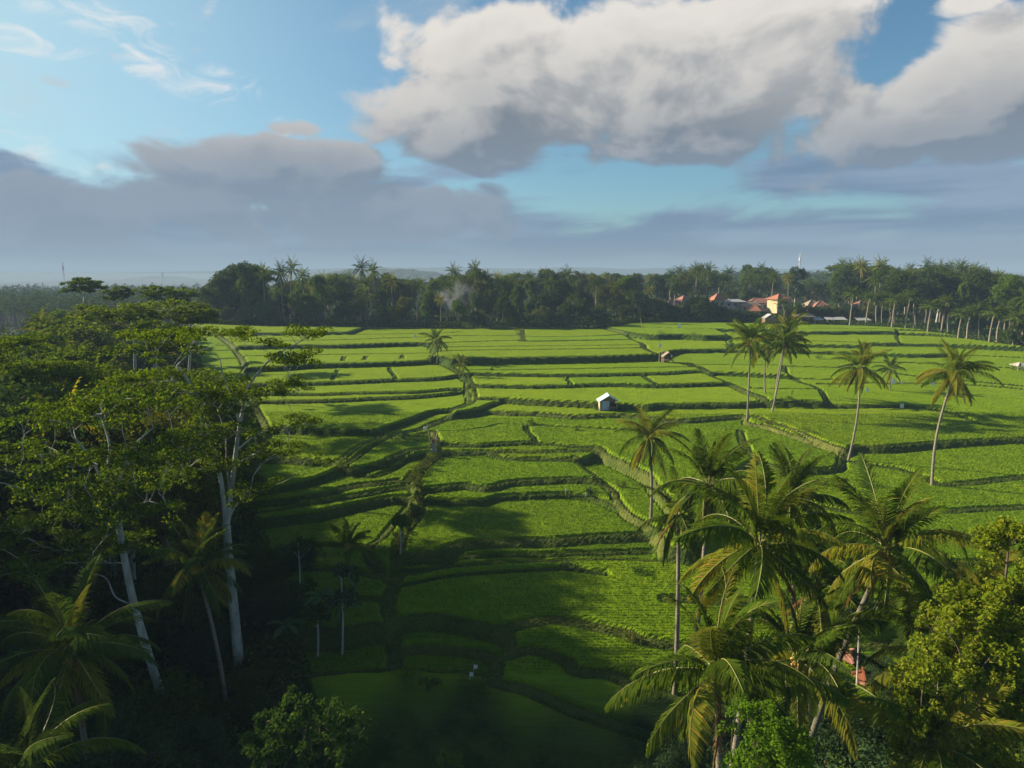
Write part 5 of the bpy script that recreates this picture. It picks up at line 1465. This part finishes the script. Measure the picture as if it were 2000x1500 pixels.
# red roofed shrines under the right palms
def shrine(label, px, py, y, s, orange=False):
    p = at(px, py, y); z0 = height(p[0], y); H = p[2] - z0
    root = thing('brick_shrine', label, 'shrine', (p[0], y, z0), None, .5)
    MB().box((0, 0, (H - s) * .5), (1.6 * s, 1.6 * s, H - s), 0, .8).build('body', M_BRICK, root)
    for sx in (-1, 1):
        for sy in (-1, 1): MB().tube([(sx * .6 * s, sy * .6 * s, H - s), (sx * .6 * s, sy * .6 * s, H)], .07, 5).build('post', M_WOOD, root)
    o = hip_roof(2.6 * s, 2.2 * s, .9 * s, .08, .3 * s).build('roof', M_ORANGE if orange else M_TILE2, root); o.location = (0, 0, H - .1)
shrine('small shrine with a red tiled roof under the dark trunked palm', 1664, 1283, 56, .75)
shrine('lower shrine with a bright orange top, half hidden in leaves', 1688, 1318, 53, .6, True)
def slim(label, px, py, y, bpx, bpy, seed):
    b = at(bpx, bpy, y); t = at(px, py, y)
    zb = height(b[0], y); b0 = np.array([b[0], y, zb])
    rng = np.random.default_rng(seed); root = thing('bare_tree', label, 'tree', b0)
    mb = MB().tube(smoothpath([(0, 0, -.2), (b - b0), (t - b0) * .85 + [0, 0, 0]], 4), np.linspace(.12, .05, 9), 6)
    for k in range(8):
        a = k * 2.4; q = (t - b0) * .85; mb.tube([q, q + [cos(a) * .6, sin(a) * .5, .7], q + [cos(a) * 1.3, sin(a) * 1.0, 1.6 + rng.uniform(0, .8)]], [.045, .03, .012], 4)
    mb.build('trunk', M_WTRUNK, root)
slim('leafless pale thin tree in front of the red roofed shrine', 1680, 1190, 50, 1672, 1370, 1)

# ------------------------------------------------------------------ masts
def mast(label, px, top, bot, y, w, red):
    b = at(px, bot, y); b[2] = min(b[2], float(base(b[0], y))) ; t = at(px, top, y); H = t[2] - b[2]
    root = thing('lattice_mast', label, 'mast', b)
    for k in range(3):
        a = k * 2.094 + .3
        f = lambda z: (cos(a) * w * (1 - .75 * z / H), sin(a) * w * (1 - .75 * z / H), z)
        MB().tube([f(0), f(H)], w * .09, 4).build('leg', M_STEEL, root)
    br = MB(); n = 14
    for i in range(n):
        z0, z1 = H * i / n, H * (i + 1) / n
        for k in range(3):
            a, c = k * 2.094 + .3, (k + 1) * 2.094 + .3
            r0, r1 = w * (1 - .75 * z0 / H), w * (1 - .75 * z1 / H)
            br.tube([(cos(a) * r0, sin(a) * r0, z0), (cos(c) * r1, sin(c) * r1, z1)], w * .05, 4)
            br.tube([(cos(a) * r1, sin(a) * r1, z1), (cos(c) * r1, sin(c) * r1, z1)], w * .05, 4)
    br.build('bracing', M_REDP if red else M_STEEL, root)
    an = MB(); [an.box((cos(k * 2.09) * w * .5, sin(k * 2.09) * w * .5, H * (.86 + .0 * k)), (w * .25, w * .25, H * .09)) for k in range(3)]; an.tube([(0, 0, H), (0, 0, H * 1.06)], w * .04, 4)
    an.build('antenna', M_BAG, root)
mast('white lattice mast rising above the forest right of centre', 1559, 497, 560, 800, 2.2, False)
mast('thin red and white mast on the far left skyline', 131, 512, 600, 1150, 2.2, True)
mast('faint grey mast above the left forest, right of the red and white one', 322, 528, 600, 1500, 2.4, False)

# ------------------------------------------------------------------ small things in the fields
def flag(label, px, py, h=1.2, s=.4, group=None):
    b = G(px, py); b[2] = height(b[0], b[1]); k = b[1] / F
    root = thing('white_flag', label, 'flag', b, group)
    MB().tube([(0, 0, -.1), (0.03, 0, h)], .03, 4).build('stick', M_BAMBOO, root)
    n = 5; V = []
    for i in range(n):
        for j in range(4): V.append((i / (n - 1) * s, .06 * sin(i * 1.7 + j), h - .02 - j / 3 * s * 1.1 - .05 * i / n))
    f = [(4 * i + j, 4 * i + j + 1, 4 * i + j + 5, 4 * i + j + 4) for i in range(n - 1) for j in range(3)]
    MB().add(V, f).build('cloth', M_BAG, root)
for lb, px, py, h, s_ in (('small white flag on a stick in the far left paddies', 808, 663, 1.8, .9), ('white flag on a stick near the raised bamboo hut', 1286, 687, 2.0, 1.0), ('white flag on a stick in the shaded far paddies', 1324, 645, 2.4, 1.3),
                          ('white flag at the foot of the short dark palm', 1741, 752, 1.8, 1.1), ('white flag at the right end of the white edged channel', 1818, 755, 1.6, .9), ('white flag on the bund under the golden fronded palm', 1690, 768, 1.5, .8),
                          ('white flag on the bund right of the golden fronded palm', 1758, 795, 1.4, .8), ('upper white rag in the dark lower terraces', 925, 1338, 1.0, .35), ('lower white rag beside a bush in the dark lower terraces', 917, 1360, 1.1, .35),
                          ('white rag on the middle terrace riser', 1104, 966, .9, .3), ('white rag at the right end of the middle terrace riser', 1143, 970, .7, .3), ('white marker on the channel bund, left of the others', 1759, 752, 1.3, .6)):
    flag(lb, px, py, h, s_)
# bird scaring pole in the far shade, bushes on the bunds
q = G(1253, 640); z = height(q[0], q[1])
tag(MB().tube([(q[0], q[1], z - .2), (q[0] - .3, q[1], z + 3.4), (q[0] - .7, q[1], z + 4.2)], [.10, .07, .05], 5).build('bamboo_pole', M_BAMBOO), 'pale bent pole at the edge of the shaded far paddies', 'pole')
for i, (px, py, s_, m_, lb) in enumerate(((1012, 652, 2.3, 3, 'round grey green bush on the far bund corner'), (1290, 660, 1.9, 1, 'low palm like bush on the dark bund beyond the raised hut'), (1270, 663, 1.7, 0, 'dark bush left of the low palm like bush on the same bund'), (1355, 662, 1.7, 1, 'reddish olive bush at the right end of the short dark bund'),
                                          (1345, 716, 1.2, 1, 'olive bush on the stepped right edge of the middle fields'), (1365, 722, 1.0, 2, 'bush at the corner of the stepped right edge'), (960, 726, .7, 0, 'tiny dark bush on the bund left of the middle fields'),
                                          (1540, 790, 1.1, 1, 'dry looking bush near the foot of the tight palm group'), (1570, 855, 1.3, 2, 'leafy bush on the grassy diagonal path'), (1508, 833, 1.1, 1, 'brownish bush higher up on the grassy diagonal path'), (1645, 700, 1.6, 0, 'dark bush on the bund left of the golden fronded palm'),
                                          (1600, 700, 1.5, 0, 'dark low bush left of the other one on that bund'), (1128, 838, 1.0, 1, 'dry bush in the middle of the upper terrace'), (1040, 822, 1.1, 0, 'dark bush at the top of the short dividing bund'), (662, 925, 1.2, 2, 'light green bush at the bend of the left channel'),
                                          (820, 855, 1.6, 3, 'grey green bush beside the channel, left of the stone shrine'), (765, 858, 1.3, 3, 'grey leafed bush lower along the channel bank'), (1215, 952, 1.0, 1, 'reddish bush on the right bund of the middle terraces'), (1150, 966, 1.0, 3, 'pale weedy bush on the middle terrace riser'),
                                          (1110, 1126, 1.1, 3, 'blue green bush on the riser of the lower terrace'), (1240, 1135, 1.2, 2, 'fresh bush at the right end of the lower terrace'), (805, 1362, 1.2, 2, 'roundish bush in the dark lower terraces, left one'), (925, 1385, 1.7, 0, 'dark bush in the lower terraces below the white rags'),
                                          (840, 1372, .9, 0, 'small dark bush right of the roundish one'), (1240, 1275, 1.0, 1, 'bush on the curved ridge of the lowest large paddy'), (1235, 1340, 1.2, 2, 'light green bush where the lower ridges meet on the right'), (1440, 985, 1.3, 2, 'bush behind the dark palm at the field corner'),
                                          (1600, 955, 1.5, 0, 'dark bush row start below the golden fronded palm'), (1640, 962, 1.6, 1, 'olive bush in the middle of the row below the golden fronded palm'), (1690, 960, 1.4, 0, 'last dark bush of the row below the golden fronded palm'))):
    g_ = G(px, py); shrub(lb, g_[0], g_[1], height(g_[0], g_[1]), 400 + i, s_, M_BROAD[m_])
# planted row along the central bund
rp = smoothpath([G(*p)[:2] for p in ((852, 892), (827, 917), (810, 945), (817, 966), (813, 997), (796, 1032), (782, 1067), (776, 1095))], 5)
rr = np.random.default_rng(9)
cum = np.concatenate([[0], np.cumsum(np.linalg.norm(np.diff(rp, axis=0), axis=1))])
for i in range(34):
    t_ = (i + .5) / 34 * cum[-1]; x, y = np.interp(t_, cum, rp[:, 0]) + rr.normal(0, .2), np.interp(t_, cum, rp[:, 1])
    shrub('leafy planted shrub in the row along the central bund', x, y, height(x, y) + .1, 500 + i, rr.uniform(.55, 1.1), M_BROAD[(1, 2, 1, 0)[i % 4]], 'planted shrubs along the central bund', 'planted_shrub', 1.7)

# ------------------------------------------------------------------ weeds on the bunds and the rice itself
def tufts(P, rng, h, w, name, mat, blades=3, lean=.25):
    n = len(P); mb = MB()
    for k in range(blades):
        a = rng.uniform(0, 2 * pi, n); hh = h * rng.uniform(.6, 1.25, n); ww = w * rng.uniform(.7, 1.3, n)
        d = np.stack([np.cos(a), np.sin(a), 0 * a], 1) * (ww / 2)[:, None]
        l = rng.normal(0, lean, (n, 2)) * hh[:, None]
        tip = P + np.stack([l[:, 0] + .1 * hh, l[:, 1], hh], 1)
        V = np.stack([P - d, P + d, tip], 1).reshape(-1, 3)
        mb.add(V, None, np.arange(3 * n).reshape(n, 3))
    return tag(mb.build(name, mat), kind='stuff')
X_, Y_, Z_, D_, rice_, field_, pr_ = TG
def sample(mask, n, rng, wt=None):
    idx = np.flatnonzero(mask); 
    if wt is not None:
        w = wt.ravel()[idx]; w = w / w.sum(); idx = rng.choice(idx, n, p=w)
    else: idx = rng.choice(idx, n)
    j = rng.uniform(-.5, .5, (n, 2))
    return idx, j
def scatter(mask, n, rng, wt):
    """points on the terrain mesh surface cells, area weighted"""
    nc = X_.shape[1]; idx, j = sample(mask[:-1, :-1], 1, rng) if False else (None, None)
    cell = (X_[:-1, 1:] - X_[:-1, :-1]) * (Y_[1:, :-1] - Y_[:-1, :-1]) * wt[:-1, :-1] * mask[:-1, :-1]
    p = cell.ravel() / cell.sum(); k = rng.choice(len(p), n, p=p)
    r, c = k // (nc - 1), k % (nc - 1)
    u, v_ = rng.random(n), rng.random(n)
    def bl(A): return (A[r, c] * (1 - u) + A[r, c + 1] * u) * (1 - v_) + (A[r + 1, c] * (1 - u) + A[r + 1, c + 1] * u) * v_
    return np.stack([bl(X_), bl(Y_), np.minimum(np.minimum(Z_[r, c], Z_[r, c + 1]), Z_[r + 1, c])], 1)
r3 = np.random.default_rng(5)
inview = (np.abs(X_) < Y_ * .80 + 6) & (Y_ > 54) & field_
M_RICE = leaf_mat('rice_blade', (0.060, 0.140, 0.006), (0.105, 0.195, 0.008), (0.15, 0.24, 0.012), trans=.3, spec=.2, objvar=0)
M_WEED = leaf_mat('bund_weed', (0.05, 0.095, 0.012), (0.10, 0.14, 0.02), (0.22, 0.20, 0.06), trans=.35, spec=.2, c3amt=.25, objvar=0)
P = scatter(rice_ & inview & (Y_ < 135), 190000, r3, 1 / np.clip(Y_, 50, 200))
# plants stand in drilled rows
P[:, 1] = np.round(P[:, 1] / .42) * .42 + r3.normal(0, .05, len(P))
tufts(P - [0, 0, .08], r3, .30, .075, 'rice_plants', M_RICE, 2)
P = scatter((~rice_) & inview & (D_ < .35), 60000, r3, 1 / np.clip(Y_, 50, 300) ** .7)
k = np.clip(P[:, 1] / 110, .8, 1.8)
tufts(P, r3, .22, .09, 'bund_grass', M_WEED, 3, .4)
# rough ground cover under the trees
def undergrowth():
    r = np.random.default_rng(15); mb = MB()
    n = 60000; y = 34 + 260 * r.random(n) ** 1.8
    xl = xleft(y); x = xl - 1 - r.random(n) ** 1.3 * (np.abs(-y * .8 - 14 - xl)).clip(4)
    z = base(x, y) + r.uniform(0, 1.3, n)
    mb.leaves(np.stack([x, y, z], 1), r, .55, .5, .6)
    n = 16000; x = r.uniform(2, 40, n); y = r.uniform(30, 46, n)
    mb.leaves(np.stack([x, y, base(x, y) + r.uniform(0, 1.2, n)], 1), r, .4, .5, .6)
    # hedge of weeds along the foot of the far forest
    n = 14000; x = r.uniform(-135, 250, n); y = np.interp(x, FRONT[:, 0], FRONT[:, 1]) + r.uniform(0, 5, n)
    mb.leaves(np.stack([x, y, base(x, y) + r.uniform(0, 1.8, n)], 1), r, .8, .5, .6)
    tag(mb.build('undergrowth', M_BROAD[0]), kind='stuff')
undergrowth()

# ------------------------------------------------------------------ smoke of a field fire
def smoke():
    M = NT('smoke_air')
    oc = M.n('ShaderNodeTexCoord').outputs['Object']
    ln = M.n('ShaderNodeVectorMath', {0: oc}, operation='LENGTH').outputs['Value']
    fall = M.ramp(ln, 1.0, .25, 0, 1)
    nz = M.ramp(M.noise(1.7, 4, .6, oc, dist=.6), .45, .75)
    dn = M.math('MULTIPLY', M.math('MULTIPLY', fall, nz), 0.32)
    v = M.n('ShaderNodeVolumePrincipled', {'Color': (.85, .9, 1, 1), 'Density': dn})
    M.nt.links.new(v.outputs[0], M.out.inputs['Volume'])
    c = at(888, 578, 302); root = None
    s_, n_ = [], 12
    mb = MB(); pts = [(0, 0, -1), (0, 0, -.8), (0, 0, -.4), (0, 0, 0), (0, 0, .4), (0, 0, .8), (0, 0, 1)]
    mb.tube(pts, [.02, .6, .92, 1, .92, .6, .02], 16)
    o = mb.build('smoke', M.m); o.location = tuple(c); o.scale = (11, 5, 9); tag(o, kind='stuff')
smoke()

# ------------------------------------------------------------------ haze: the air of the valley
def build_haze():
    mb = MB(); mb.box((0, 4200, 47), (14000, 9600, 146))
    M = NT('hazy_air')
    v = M.n('ShaderNodeVolumePrincipled', {'Color': (0.33, 0.47, 0.68, 1), 'Density': 0.00028, 'Anisotropy': 0.0})
    M.nt.links.new(v.outputs[0], M.out.inputs['Volume'])
    o = mb.build('haze', M.m); tag(o, kind='stuff')
build_haze()
def valley_mist():
    M = NT('mist_air')
    v = M.n('ShaderNodeVolumePrincipled', {'Color': (0.36, 0.47, 0.60, 1), 'Density': 0.0013})
    M.nt.links.new(v.outputs[0], M.out.inputs['Volume'])
    n = 13; t = np.linspace(-.999, .999, n)
    mb = MB().tube(np.stack([0 * t, 0 * t, t], 1), np.sqrt(1 - t * t), 40)
    o = mb.build('valley_mist', M.m); o.location = (-1250, 1850, 0); o.scale = (1080, 1300, 30); tag(o, kind='stuff')
valley_mist()
